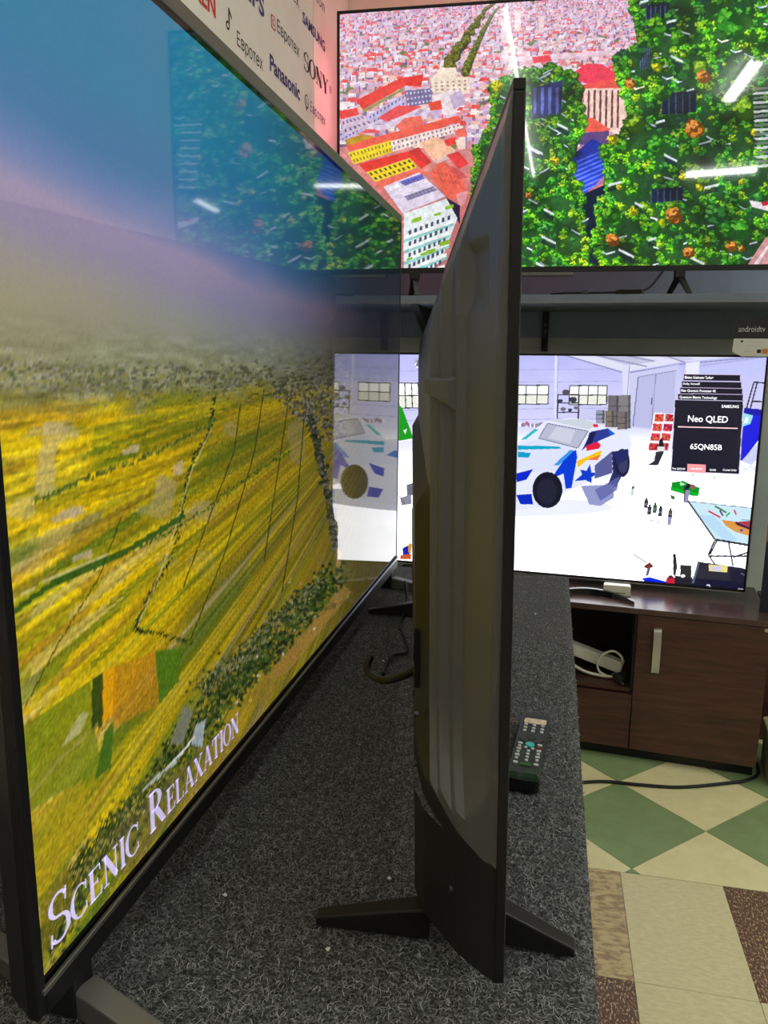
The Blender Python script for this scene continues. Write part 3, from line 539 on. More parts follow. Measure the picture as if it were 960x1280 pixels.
    # things on the left of the hall
    p.poly([(497, 505), (503, 510), (517, 548), (500, 551), (488, 548)], (0, 156, 20)); p.poly([(504, 538), (509, 536), (507, 543)], (220, 250, 230)); p.ell(527, 455, 9, 9, (176, 178, 196), n=14)
    for k in range(10): p.ell(527+rnd.uniform(-8, 8), 455+rnd.uniform(-8, 8), 2, 2, rnd.choice([(250, 250, 255), (110, 112, 130)]))
    p.poly([(498, 552), (560, 545), (560, 560), (498, 565)], (214, 216, 250), .6); p.poly([(508, 606), (518, 603), (520, 618), (509, 620)], (110, 112, 130)); p.poly([(500, 622), (514, 618), (515, 630), (502, 632)], (140, 142, 160)); p.line([(494, 612), (506, 630)], 1.2, (90, 90, 110))
    p.poly([(503, 685), (511, 681), (513, 696), (504, 698)], (16, 30, 180)); p.poly([(500, 694), (514, 692), (514, 699), (500, 699)], (206, 90, 40)); p.poly([(511, 678), (515, 680), (514, 692), (510, 690)], (220, 150, 30))
    # information panel and the four strips above it
    for x0, x1, y0, y1 in ((653, 858, 140, 161), (646, 862, 165, 186), (640, 866, 188, 210), (632, 868, 211, 234)):
        P([(x0-3, y0-2), (x1+3, y0+2), (x1+3, y1+5), (x0-3, y1+1)], (216, 200, 240)); P([(x0, y0), (x1, y0+4), (x1, y1+4), (x0, y1)], (16, 18, 38))
    P([(619, 230), (872, 236), (856, 504), (605, 494)], (226, 222, 250)); P([(622, 233), (869, 239), (853, 501), (608, 491)], (17, 19, 42))
    p.a += rng.normal(0, 2, p.a.shape); p.a = np.clip(p.a, 3, None)
    return p

def paint_fields():
    p = Pic(620, 352, [(-72.7, -260.3), (501.5, 276.7), (495.6, 692.7), (50.4, 1226.9)])
    X, Y = p.X, p.Y; H, W = p.H, p.W
    v = (np.arange(H)+.5)[:, None]/H*np.ones((1, W)); u = (np.arange(W)+.5)[None, :]/W*np.ones((H, 1))
    n1 = fbm(u*2.4, v*6, 1)-.5
    # sky, cloud bank and hazy distance
    dim = np.interp(u, [0, .2, .35, .5, .62, .75, 1], [1, .97, .86, .62, .40, .24, .18])  # display's grazing-angle falloff painted into the sky, darker toward the far end
    sky = ramp(v+n1*.10+.05*(1-u), [(0, (36, 118, 156)), (.16, (34, 118, 156)), (.24, (50, 110, 158)), (.28, (104, 122, 168)), (.31, (146, 136, 168)), (.345, (138, 132, 158)), (.38, (138, 138, 136)), (.43, (138, 138, 108)), (.5, (124, 120, 70))])
    sky += (n1*46)[..., None]*np.array((1.2, .5, .3))*np.clip((v-.15)*6, 0, 1)[..., None]
    far = np.clip((v-.35)/.08, 0, 1); sky += ((fbm(u*55, v*150, 4, 3)-.47)*95*far)[..., None]
    # strips of farmland running diagonally across the plain
    Y0 = (Y-.83*X)/(1-.0019*np.clip(X, -80, 500)); along = X*.9+Y*.2
    pal = np.array([(212, 180, 12), (196, 160, 14), (168, 150, 18), (224, 188, 18), (140, 132, 22), (186, 140, 22), (116, 126, 20), (204, 176, 40), (158, 120, 34), (100, 112, 20), (220, 176, 10), (186, 164, 26), (206, 170, 20), (180, 160, 96)], float)
    hs = lambda a, b: np.modf(np.abs(np.sin(a*12.9898+b*78.233)*43758.5453))[0]
    t = Y0/15.+1.6*vnoise(Y0/40., along/160., 11)+.35*vnoise(along/30, Y0/20, 3); k = np.floor(t); seg = np.floor(along/(46+70*hs(k, 3.))+hs(k, 1.)*9+.25*vnoise(along/9, Y0/7, 2))
    col = pal[(hs(k, seg)*len(pal)).astype(int) % len(pal)]; k2 = np.floor(t/3.1)
    col = .62*col+.38*pal[(hs(k2, 7.+np.floor(along/210))*len(pal)).astype(int) % len(pal)]
    st = fbm(Y0*.16, along*.018, 21, 4); st2 = fbm(Y0*.6, along*.05, 31, 3); gr = fbm(X*.18, Y*.14, 51, 3)
    col = col*(.44+.66*st+.34*st2+.12*gr)[..., None]*np.array((.97, .985, 1.05))
    ed = np.abs(t-np.round(t)); col = mixc(col, (74, 78, 18), np.clip(1-ed/.055, 0, 1)*.55*(hs(np.round(t), 5.) > .45)); col = mixc(col, (176, 160, 130), (vnoise(X*.035+9, Y*.03, 61) > .80)*.55*np.clip((760-Y)/150, 0, 1))
    col = mixc(col, (60, 92, 18), np.clip((fbm(Y0*.03, along*.008, 71, 3)-.52)*9, 0, 1)*.5)
    dm = np.interp(X, [0, 150, 300, 380, 425, 450, 500], [1.08, 1.0, .84, .72, .52, .24, .14]); col = mixc(col*dm[..., None], (108, 96, 40), np.clip((X-160)/300, 0, 1)*.45)  # fields darkened and browned toward the far end: viewing-angle falloff put into the colour
    edge = np.clip((v-.425+.05*(fbm(u*30, v*40, 81, 3)-.5))/.035, 0, 1)
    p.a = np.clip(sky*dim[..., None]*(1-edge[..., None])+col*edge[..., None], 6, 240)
    # lilac bare plots, dark hedges
    for x, y, w, h in ((60, 640, 40, 9), (150, 556, 22, 8), (215, 575, 12, 15), (86, 690, 26, 9)):
        p.poly([(x, y), (x+w, y-w*.35), (x+w*1.05, y-w*.35+h), (x+w*.1, y+h)], (176, 158, 130), .8, .15)
    def hedge(pts, w, n, tones=((34, 50, 14), (60, 84, 20), (20, 34, 14)), f=1., r=3):
        P = smooth_path([(a, b, 0) for a, b in pts], max(2, n//len(pts)))
        for q in P:
            for _ in range(r): p.ell(q[0]+rnd.gauss(0, w*.4), q[1]+rnd.gauss(0, w*.4), w*f*rnd.uniform(.3, .7), w*f*rnd.uniform(.25, .6), rnd.choice(tones), .85, 7, .4)
    hedge([(268, 478), (262, 530), (236, 580), (226, 636), (214, 690), (186, 740), (168, 782), (190, 788), (236, 802)], 3.4, 120)
    p.line([(264, 530), (238, 584), (222, 640), (204, 700), (170, 780)], 2, (206, 190, 150), .5)
    for pts in ([(150, 640), (120, 720), (70, 800), (28, 880)], [(300, 500), (292, 560), (262, 640), (228, 730)], [(330, 480), (318, 560), (280, 690), (236, 800)], [(360, 500), (345, 600), (330, 700)], [(392, 520), (404, 600), (418, 690)], [(380, 520), (372, 620), (352, 740)]):
        p.line(pts, 1.6, (44, 48, 18), .75)
    p.line([(396, 540), (410, 600), (424, 690), (420, 760)], 5, (150, 124, 70), .7); p.line([(404, 540), (418, 610), (432, 690)], 2, (96, 84, 50), .8); p.line([(0, 770), (60, 726), (150, 688), (230, 640)], 7, (36, 76, 20), .85); p.line([(0, 752), (60, 718), (140, 684)], 2.2, (206, 196, 160), .6)
    hedge([(60, 730), (150, 690), (230, 650), (300, 600), (360, 560)], 3, 90, ((40, 66, 20), (70, 96, 24)))
    hedge([(40, 620), (110, 590), (190, 560), (270, 520)], 4, 90, ((60, 84, 30), (90, 100, 40)))
    hedge([(385, 500), (398, 560), (412, 620), (420, 680)], 6, 120, ((24, 34, 22), (50, 54, 34), (90, 84, 70)))
    # wood and villages near the horizon
    for k in range(900):
        x, y = rnd.uniform(335, 432), rnd.uniform(472, 548)
        if y < 472+(x-320)*.9: p.ell(x, y, 2.2, 1.6, rnd.choice([(60, 64, 46), (92, 90, 72), (40, 48, 36), (120, 112, 96), (70, 60, 60)]), .85, 6)
    for k in range(1500):
        x = rnd.uniform(-60, 440); y = 468+rnd.gauss(0, 12)-(160-x)*.06*(x < 160)
        d_ = 1.05-max(0, x-100)/400*.6; p.ell(x, y, rnd.uniform(1, 4.5), rnd.uniform(.8, 2), np.array(rnd.choice([(60, 62, 48), (166, 160, 150), (110, 110, 60), (140, 132, 40), (90, 84, 84), (130, 124, 124), (50, 60, 40)]))*d_, .5, 6)  # dabs painted darker to the right with the same viewing-angle falloff
    # river bank and trees in the foreground
    hedge([(60, 1190), (110, 1080), (170, 1010), (230, 930), (290, 860), (350, 800), (420, 720)], 24, 120, ((28, 46, 14), (46, 66, 20), (20, 30, 14), (74, 86, 28), (36, 54, 18), (100, 100, 46)), .24, 22)
    hedge([(40, 1200), (80, 1110), (140, 1040), (200, 980)], 16, 80, ((60, 70, 16), (96, 92, 30), (36, 50, 14), (140, 130, 60)), .26, 14)
    hedge([(250, 860), (300, 820), (350, 770), (400, 730)], 16, 70, ((40, 56, 30), (80, 84, 50), (24, 38, 20), (110, 110, 80)), .24, 14)
    p.poly([(20, 910), (110, 850), (122, 960), (28, 1020)], (110, 122, 20), .8, .2); p.poly([(126, 838), (146, 828), (142, 890), (126, 902)], (206, 146, 10), .95); p.poly([(112, 846), (126, 838), (126, 905), (112, 915)], (40, 60, 16), .9); p.poly([(140, 832), (192, 812), (198, 880), (138, 910)], (172, 118, 20), .7, .3)
    p.poly([(192, 812), (226, 808), (222, 850), (198, 880)], (70, 104, 20), .9, .2); p.poly([(128, 915), (140, 900), (136, 960), (116, 975)], (60, 96, 20), .9); p.poly([(72, 935), (96, 892), (108, 888), (98, 915)], (172, 166, 120), .8); p.line([(30, 1000), (70, 950), (120, 905)], 4, (150, 140, 70), .7)
    p.poly([(30, 1020), (100, 975), (110, 1040), (40, 1120)], (160, 140, 20), .75, .3); p.line([(0, 905), (60, 870), (120, 838)], 4, (206, 170, 20), .8)
    p.poly([(212, 930), (228, 880), (240, 888), (228, 930)], (110, 112, 96), .9); p.poly([(238, 930), (244, 905), (256, 900), (252, 935)], (150, 160, 170), .9); p.poly([(300, 880), (400, 770), (420, 760), (330, 880)], (126, 104, 30), .8, .3); p.poly([(330, 850), (430, 730), (440, 740), (360, 840)], (150, 110, 60), .5, .3)
    p.poly([(140, 1040), (290, 900), (300, 930), (150, 1100)], (96, 84, 60), .45, .4); p.poly([(44, 1130), (80, 1080), (90, 1120), (50, 1210)], (110, 100, 20), .7, .4)
    for k in range(160):
        t = rnd.random(); x, y = 70+330*t+rnd.gauss(0, 22), 1170-430*t+rnd.gauss(0, 24); p.ell(x, y, rnd.uniform(.6, 2.4), rnd.uniform(.6, 2.2), rnd.choice([(156, 152, 90), (186, 186, 170), (30, 40, 20), (130, 120, 40), (176, 160, 50)]), .8, 6)
    for k in range(5): p.line([(176+k*9, 990-k*7), (236+k*2, 930-k*3)], 1.5, (206, 206, 206), .7)
    p.a = np.clip(p.a*(1+(.03+.17*np.clip((v-.36)*12, 0, 1))*(rng.random((H, W))-.5))[..., None], 4, 250)
    return p

# ------------------------------------------------------------------ the room
BACK, LEFT, RIGHT, REAR, TOP = 3.30, -.87, 4.6, -5.2, 3.13
def struct(name, mb, m, bevel=0., parent=None):
    return mb.build(name, m, parent, bevel, kind='structure' if parent is None else None)
floor = struct('floor', MB().box(LEFT-.1, RIGHT+.1, REAR-.1, BACK+.1, -.10, -.006), 'screed')
struct('ceiling', MB().box(LEFT-.1, RIGHT+.1, REAR-.1, BACK+.1, TOP, TOP+.1), 'ceiling_paint')
struct('wall_left', MB().box(LEFT-.1, LEFT, REAR, BACK, -.006, TOP), 'wall_paint')
struct('wall_right', MB().box(RIGHT, RIGHT+.1, REAR, BACK, -.006, TOP), 'wall_paint')
struct('wall_rear', MB().box(LEFT-.1, RIGHT+.1, REAR-.1, REAR, -.006, TOP), 'wall_paint')
struct('wall_back', MB().box(LEFT-.1, RIGHT+.1, BACK, BACK+.1, -.006, TOP), 'wall_paint')
struct('trim_1', MB().box(LEFT+.002, 1.6, BACK-.012, BACK-.0005, 1.484, 1.86), 'wall_grey')
struct('trim_2', MB().box(LEFT+.002, 1.6, BACK-.010, BACK-.0005, .0, 1.482), 'wall_band')

# floor tiles: green and cream laid on the diagonal at the back, larger rectangular ones in front
TS = .3335; CX, CY = .281, 2.2905; YB = 2.033
def clip_y(pts, y, keep_above):
    out = []
    for i in range(len(pts)):
        a, b = pts[i], pts[(i+1) % len(pts)]; ia, ib = (a[1] >= y) == keep_above, (b[1] >= y) == keep_above
        if ia: out.append(a)
        if ia != ib: t = (y-a[1])/(b[1]-a[1]); out.append((a[0]+(b[0]-a[0])*t, y))
    return out
def clip(pts, x0, x1, y0, y1):
    sw = lambda P: [(b, a) for a, b in P]
    pts = clip_y(pts, y0, True)
    if len(pts) > 2: pts = clip_y(pts, y1, False)
    if len(pts) > 2: pts = sw(clip_y(sw(pts), x0, True))
    if len(pts) > 2: pts = sw(clip_y(sw(pts), x1, False))
    return pts
g = .0012; h2 = TS*math.sqrt(2)/2
for i in range(-7, 12):
    for j in range(-7, 12):
        cx, cy = CX+(i-j)*h2, CY+(i+j)*h2
        P = clip([(cx, cy-h2+g*1.4), (cx+h2-g*1.4, cy), (cx, cy+h2-g*1.4), (cx-h2+g*1.4, cy)], -.3, 2.6, YB+g, BACK-.012)
        if len(P) > 2 and max(p[0] for p in P)-min(p[0] for p in P) > .02:
            MB().prism(P, -.006, rnd.uniform(-.0006, 0)).build('tile', 'tile_green' if (i+j) % 2 == 0 else 'tile_cream', floor)
rows = {0: ['tile_brown', 'tile_mottled', 'tile_worn_cream', 'tile_brown', 'tile_worn_cream', 'tile_mottled'], 1: ['tile_worn_cream', 'tile_brown', 'tile_worn_cream', 'tile_worn_cream', 'tile_brown', 'tile_worn_cream'], 2: ['tile_mottled', 'tile_worn_cream', 'tile_brown', 'tile_mottled', 'tile_worn_cream', 'tile_brown']}
for r in range(0, 9):
    for c in range(-1, 8):
        x0, y1 = -.019+.267*c, YB-.40*r
        MB().box(x0+g*.6, x0+.267-g*.6, y1-.40+g*.6, y1-g*.6, -.006, rnd.uniform(-.0008, -.0002)).build('tile', rows[r % 3][(c+1) % 6], floor)

# ------------------------------------------------------------------ LED battens on the ceiling (some seen mirrored in the displays, the rest unseen and added as fill)
def batten(x0, y0, x1, y1, w, label, m='lamp_light'):
    cx, cy, L = (x0+x1)/2, (y0+y1)/2, math.hypot(x1-x0, y1-y0); a = math.atan2(y1-y0, x1-x0)
    t = thing('ceiling_lamp', label, 'lamp', (cx, cy, TOP), a, group='LED battens on the ceiling')
    MB().box(-L/2, L/2, -w/2, w/2, -.022, -.001).build('housing', 'lamp_body', t, .003)
    MB().prism([(-w*.46, -.022), (w*.46, -.022), (w*.36, -.044), (-w*.36, -.044)][::-1], -L/2+.012, L/2-.012, 'x').build('diffuser', m, t)
    for s in (-1, 1): MB().box(s*(L/2-.006)-.006, s*(L/2-.006)+.006, -w*.47, w*.47, -.046, -.022).build('end_cap', 'lamp_body', t)
batten(1.185, .68, 1.21, -.02, .07, 'white LED batten fixed along the ceiling right of the carpeted platform')
batten(1.39, -2.13, 1.97, -1.99, .075, 'white LED batten fixed crosswise on the ceiling toward the rear wall')
batten(-.245, 1.56, .02, -2.05, .016, 'long thin LED strip on the ceiling above the carpeted platform', 'strip_light')
batten(3.48, -2.3, 3.56, -3.0, .075, 'white LED batten on the ceiling in the corner by the right wall')
batten(3.2, .9, 3.2, -.3, .075, 'unseen LED batten added as fill light along the ceiling beside the right wall')  # added fill lamp, out of view, to raise the room light
batten(4.2, 2.0, 4.2, .8, .075, 'unseen LED batten added as fill light at the far end of the right wall')  # added out of view to brighten the room, kept clear of the reflections
batten(4.1, -.6, 4.1, -1.8, .075, 'unseen LED batten added as fill light in the middle of the right wall')  # invented fill lamp, unseen, lifts the ambient light
batten(2.6, 2.3, 3.8, 2.3, .075, 'unseen LED batten added as fill light crosswise near the back wall')  # unseen extra lamp, added for general room brightness

# ------------------------------------------------------------------ carpeted display platform
PX0, PX1, PY0, PY1, PZ = -.862, .066, -.10, 2.083, .8225
pf = thing('display_platform', 'long display platform covered in dark grey felt carpet', 'platform', (0, 0, 0))
MB().box(PX0+.012, PX1-.008, PY0+.012, PY1-.008, 0, PZ-.012).build('base', 'board', pf)
def carpet_slab():
    nx, ny = 60, 120; xs = np.linspace(PX0, PX1, nx); ys = np.linspace(PY0, PY1, ny); vs = []; fs = []
    for j, y in enumerate(ys):
        for i, x in enumerate(xs):
            e = min(x-PX0, PX1-x, y-PY0, PY1-y); z = PZ-.0027-max(0, .006-e)**2*90+rnd.uniform(-.0006, .0004)
            vs.append((x+rnd.uniform(-.0009, .0009)*(0 < e < .02), y, z))
    fs = [(j*nx+i, j*nx+i+1, (j+1)*nx+i+1, (j+1)*nx+i) for j in range(ny-1) for i in range(nx-1)]
    rim = [i for i in range(nx)]+[j*nx+nx-1 for j in range(1, ny)]+[(ny-1)*nx+i for i in range(nx-2, -1, -1)]+[j*nx for j in range(ny-2, 0, -1)]
    n0 = len(vs)
    for r in rim: vs.append((vs[r][0], vs[r][1], .004))
    m_ = len(rim)
    fs += [(rim[k], n0+k, n0+(k+1) % m_, rim[(k+1) % m_]) for k in range(m_)]
    m = MB().add(vs, fs); m.smooth = True
    return m.build('carpet_cover', 'carpet', pf)
carpet_slab()
def carpet_pile(n=100000):
    y = np.where(rng.random(n) < .72, PY0+.36+rng.random(n)**1.25*1.3, PY0+rng.random(n)*(PY1-PY0)); x = PX0+.28+rng.random(n)*(PX1-PX0-.28)
    y = np.clip(y, PY0, PY1); L = rng.uniform(.004, .011, n); a = rng.random(n)*2*PI; bend = rng.normal(0, 1.6, n); w = rng.uniform(.00018, .00036, n)
    S = 4; P = np.zeros((n, S, 3)); P[:, 0, 0] = x; P[:, 0, 1] = y; P[:, :, 2] = PZ-.0025+np.array([0, .0014, .0019, .0008])[None, :]*rng.uniform(.5, 1.6, n)[:, None]
    for k in range(1, S):
        P[:, k, 0] = P[:, k-1, 0]+np.cos(a)*L/3; P[:, k, 1] = P[:, k-1, 1]+np.sin(a)*L/3; a = a+bend*.6
    d = np.gradient(P[:, :, :2], axis=1); d /= np.linalg.norm(d, axis=2, keepdims=True)+1e-9; nrm = np.stack([-d[..., 1], d[..., 0]], -1)*w[:, None, None]
    A = P.copy(); B = P.copy(); A[:, :, :2] += nrm; B[:, :, :2] -= nrm; A[:, :, 0] = np.minimum(A[:, :, 0], PX1+.002); B[:, :, 0] = np.minimum(B[:, :, 0], PX1+.002)
    co = np.stack([A, B], 2).reshape(-1, 3); base = (np.arange(n)*S*2)[:, None]; q = []
    for k in range(S-1): q.append(np.stack([base[:, 0]+2*k, base[:, 0]+2*k+1, base[:, 0]+2*k+3, base[:, 0]+2*k+2], 1))
    q = np.concatenate(q)
    me = bpy.data.meshes.new('carpet_pile'); me.vertices.add(len(co)); me.vertices.foreach_set('co', co.ravel())
    me.loops.add(q.size); me.loops.foreach_set('vertex_index', q.ravel().astype(np.int32)); me.polygons.add(len(q)); me.polygons.foreach_set('loop_start', np.arange(0, q.size, 4, dtype=np.int32)); me.update(calc_edges=True)
    t = rng.random(n)**2.0*.44+.015; col = np.repeat(np.stack([t*.97, t, t*1.0, np.ones(n)], 1), S*2, 0)
    me.attributes.new('tone', 'FLOAT_COLOR', 'POINT').data.foreach_set('color', col.astype(np.float32).ravel())
    me.materials.append(MATS['pile']); o = bpy.data.objects.new('carpet_pile', me); C.objects.link(o); o.parent = pf; o['kind'] = 'stuff'
carpet_pile()

# ------------------------------------------------------------------ television with farmland picture (stands along the left wall, faces the aisle)
def ring(t, name, m, W, H, bw, y0, y1, bevel=.001, bottom=None):
    """four bars round a display, as one frame"""
    b = bottom or bw; mb = MB()
    mb.box(0, W, y0, y1, H-bw, H).box(0, W, y0, y1, 0, b).box(0, bw, y0, y1, b, H-bw).box(W-bw, W, y0, y1, b, H-bw)
    return mb.build(name, m, t, bevel)
def sloped_back(t, W, H, y0, y1, name='back_cover', inset=.05, m='black_plastic'):
    i = inset
    MB().hexa([(0.004, y0, .004), (W-.004, y0, .004), (W-.004, y0, H-.004), (.004, y0, H-.004)], [(i, y1, i*.6), (W-i, y1, i*.6), (W-i, y1, H-i*1.8), (i, y1, H-i*1.8)]).build(name, m, t, .002)
def arm(t, name, m, a, b, wa, wb, ha, hb, up=.0, bevel=.002):
    """tapering foot from a (under the set) to b (its tip); h = height, w = width"""
    a, b = Vector(a), Vector(b); d = (b-a); n = Vector((-d.y, d.x, 0)).normalized()
    B = [a+n*wa/2, a-n*wa/2, b-n*wb/2, b+n*wb/2]; T = [a+n*wa/2+Vector((0, 0, ha)), a-n*wa/2+Vector((0, 0, ha)), b-n*wb/2+Vector((0, 0, hb)), b+n*wb/2+Vector((0, 0, hb))]
    return MB().hexa(B, T).build(name, m, t, bevel)

W, H = 1.463, .84
tv = thing('television', 'large television showing yellow farmland, standing on the carpeted platform', 'television', (-.373, .460, .8825), PI/2)
MB().box(0, W, .0, .006, H-.017, H).build('top_bezel', 'grey_metal', tv, .0012)
MB().box(0, .011, -.002, .006, -.018, H-.017).build('side_bezel', 'satin_black', tv, .001)
MB().box(W-.006, W, .0, .006, -.018, H-.017).build('side_bezel', 'satin_black', tv, .001)
MB().box(.011, W-.006, -.003, .006, -.020, .001).build('bottom_bezel', 'satin_black', tv, .001)
MB().box(.006, W, -.0045, -.0005, .0008, .0055).build('trim_strip', 'silver_strip', tv, .0006)
MB().box(.011, W-.006, .0012, .006, .001, H-.017).build('panel_border', 'mask_black', tv)
MB().hexa([(0.0, .006, -.018), (W, .006, -.018), (W, .006, H), (0, .006, H)], [(.01, .03, -.01), (W-.01, .03, -.01), (W-.01, .03, H-.01), (.01, .03, H-.01)]).build('back_cover', 'black_plastic', tv, .002)
MB().hexa([(.12, .03, .04), (W-.12, .03, .04), (W-.12, .03, .46), (.12, .03, .46)], [(.15, .065, .06), (W-.15, .065, .06), (W-.15, .065, .42), (.15, .065, .42)]).build('electronics_housing', 'black_plastic', tv, .003)
FW, FH = .008, .012
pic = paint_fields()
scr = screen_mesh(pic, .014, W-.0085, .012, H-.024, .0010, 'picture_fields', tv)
serif_text([(c, h) for c, h in zip('SCENIC', [.044]+[.030]*5)], 'print_lavender', .024, .166, .026, .0004, scr)
serif_text([(c, h) for c, h in zip('RELAXATION', [.042]+[.027]*9)], 'print_lavender', .184, .416, .027, .0004, scr)
for u, s in ((.060, -1), (1.40, 1)):                                    # a splayed foot near each end
    arm(tv, 'foot', 'leg_metal', (u, -.002, -.0592), (u-.062, -.175, -.0592), .024, .020, .026, .014)
    arm(tv, 'foot', 'leg_metal', (u, .03, -.0592), (u+.05, .15, -.0592), .024, .020, .026, .014)
    MB().box(u-.014, u+.014, -.002, .03, -.0590, -.018).build('foot_block', 'black_plastic', tv, .002)

# ------------------------------------------------------------------ television seen from behind and edge-on
W, H = 1.225, .693
t2 = thing('television', 'black television seen edge-on from behind, standing on splayed feet near the remote', 'television', (-.0152, .5719, .8725), math.radians(100.2), -.0181)
mid = t2
def pl(x, pts): return float(np.interp(x, [p[0] for p in pts], [p[1] for p in pts]))
SIDE = [(0, .0085), (.006, .0085), (.0075, .013), (.018, .0142), (.05, .0240), (.078, .0320), (.082, .0395), (.094, .0425), (.097, .0515), (.110, .0535), (.114, .0600), (.135, .0612)]
BASE = [(0, .0085), (.004, .010), (.012, .019), (.035, .038), (.064, .054), (.085, .0655), (.12, .0735), (.2, .0735)]
TOPP = [(0, .0085), (.006, .0085), (.022, .012), (.046, .020), (.068, .029), (.094, .038), (.114, .047), (.134, .0545), (.155, .0585), (.185, .0612), (.3, .0612)]
LOW = .106
def sweep(uu, v):      # the recess rounds off towards the bottom of the set
    s = max(0., min(1., 1-(v-LOW)/.12)); return uu+.105*s*s*s if v > LOW else uu
def back_w(u, v):
    u0 = min(u, W-u); uu = sweep(u0, v); s = pl(uu, SIDE); tp = pl(H-v, TOPP); w = min(s, tp)
    if v <= LOW: w = pl(u0, BASE)
    else: w = min(w, max(pl(u0, BASE), .0085)) if v < LOW+.10 else w
    bx = max(0, min(1, (uu-.116)/.020)); bt = max(0, min(1, (.400-v)/.022))
    if uu > .116 and v > LOW: w = max(w, w+(.0735-w)*bx*bt); w = min(w, max(pl(u0, BASE), w if v > LOW+.10 else 0))
    if .036 < uu < .085 and .545 < v < .60: w -= .006*min(1, (uu-.036)/.008, (.085-uu)/.008, (v-.545)/.01, (.60-v)/.01)     # grip recess
    return w
def build_back():
    brk = np.array([p_[0] for p_ in SIDE if p_[0] < .19]+[.116, .136, .15, .16]); brk = np.unique(np.round(np.r_[brk, np.linspace(0, .15, 60)], 4))
    def grid(rows, shift):
        V = []; E_ = []
        for v in rows:
            off = .105*max(0., min(1., 1-(v-LOW)/.12))**3 if shift else 0.
            a = np.maximum(0, brk-off); us = np.r_[a, np.linspace(.175, W-.175, 46), (W-a)[::-1]]
            for u in us: V.append((u, back_w(u, v+(1e-6 if shift else -1e-6)), v))
        return V, len(us)
    ue = np.r_[brk, np.linspace(.175, W-.175, 46), (W-brk)[::-1]]
    def emit(name, m, V, nu, nv, keep):
        fs = [(j*nu+i, j*nu+i+1, (j+1)*nu+i+1, (j+1)*nu+i) for j in range(nv-1) for i in range(nu-1) if keep(i, j) and abs(V[(j+1)*nu+i+1][0]-V[(j+1)*nu+i][0])+abs(V[j*nu+i+1][0]-V[j*nu+i][0]) > 1e-7]
        used = sorted({i for f in fs for i in f}); rm = {a: b for b, a in enumerate(used)}
        mb = MB().add([V[i] for i in used], [tuple(rm[i] for i in f) for f in fs]); mb.smooth = True
        o = mb.build(name, m, t2); md = o.modifiers.new('edges', 'EDGE_SPLIT'); md.split_angle = math.radians(38)
    rows = np.linspace(0, LOW, 12); V, nu = grid(rows, False); emit('base_cover', 'base_plastic', V, nu, len(rows), lambda i, j: True)
    rows = np.unique(np.round(np.r_[np.linspace(LOW, LOW+.13, 46), np.linspace(LOW+.13, H, 84), np.linspace(.375, .402, 14), np.linspace(.535, .61, 24)], 5)); V, nu = grid(rows, True)
    box = lambda i, j: .116 < (min(ue[i], W-ue[i])+min(ue[i+1], W-ue[i+1]))/2 and (rows[j]+rows[j+1])/2 < .400
    emit('electronics_housing', 'base_plastic', V, nu, len(rows), box); emit('back_cover', 'cover_plastic', V, nu, len(rows), lambda i, j: not box(i, j))
build_back()
MB().box(0, W, 0, .0085, H-.008, H).box(0, W, 0, .0085, 0, .014).box(0, .008, 0, .0085, .014, H-.008).box(W-.008, W, 0, .0085, .014, H-.008).build('bezel', 'satin_black', t2, .001)
MB().box(.008, W-.008, .0008, .007, .014, H-.008).build('screen', 'mask_black', t2)
# bracket-like ribs and fittings on the back
MB().hexa([(.083, .034, .462), (.083, .034, .496), (.118, .058, .496), (.118, .058, .478)], [(.086, .048, .474), (.086, .048, .494), (.120, .0655, .494), (.120, .0655, .482)]).build('grip_tab', 'cover_plastic', t2, .0015)
rb = MB()
for z in (.165, .185, .205): rb.box(.20, W-.2, .072, .0748, z, z+.006)
rb.build('vent_rib', 'base_plastic', t2)
for (u, v, w) in ((.043, .056, .0425), (.115, .135, .073), (.115, .185, .073)):
    MB().disc(u, v, .0032, .0032, w-.003, w+.0012, 14, 'y').build('screw', 'dark_metal', t2)
MB().box(.128, .150, .060, .0742, .205, .262).build('port_panel', 'gloss_black', t2, .001)
for z in (.214, .236): MB().box(.134, .146, .0740, .0748, z, z+.010).build('port', 'dark_metal', t2)
for u0 in (.118, 1.107):
    for (w1, du) in ((.172, .010), (-.080, -.022)):
        s = 1 if w1 > 0 else -1; wa = .058 if s > 0 else .004
        f = arm(t2, 'foot', 'satin_black', (u0, wa, -.0488+.0181*wa), (u0+du, w1, -.0488+.0181*w1), .024, .016, .034 if s > 0 else .044, .010)
    MB().box(u0-.012, u0+.012, .004, .060, -.030, .004).build('foot_block', 'satin_black', t2, .002)

# ------------------------------------------------------------------ wall shelf and the television on it
sh = thing('wall_shelf', 'long dark grey wall shelf under the upper television', 'shelf', (0, 0, 1.586))
MB().box(LEFT+.01, 1.5, 2.79, BACK-.014, 0, .025).build('board', 'shelf_board', sh, .001)
MB().box(LEFT+.01, 1.5, 2.785, 2.790, -.003, .003).build('edge_band', 'shelf_edge', sh, .0008)
for x in (-.50, .95): MB().prism([(2.83, 0), (BACK-.014, 0), (BACK-.014, -.16)], x-.012, x+.012, 'x').build('bracket', 'satin_black', sh)
rl = thing('wall_rail', 'black slotted metal rail on the grey wall below the shelf', 'rail', (-.043, BACK-.012, 1.43))
MB().box(-.013, .013, -.016, -.0005, 0, .155).build('channel', 'satin_black', rl, .001)
for k in range(5): MB().box(-.004, .004, -.0168, -.0155, .015+k*.027, .029+k*.027).build('slot', 'mask_black', rl)
W, H = 1.505, .873
t3 = thing('television', 'upper television on the wall shelf showing red roofs and green planted towers', 'television', (-.796, 2.87, 1.6967), .03)
ring(t3, 'bezel', 'satin_black', W, H, .009, -.001, .012, bottom=.017)
MB().box(.004, W-.004, .003, .012, .004, H-.004).build('panel_border', 'mask_black', t3)
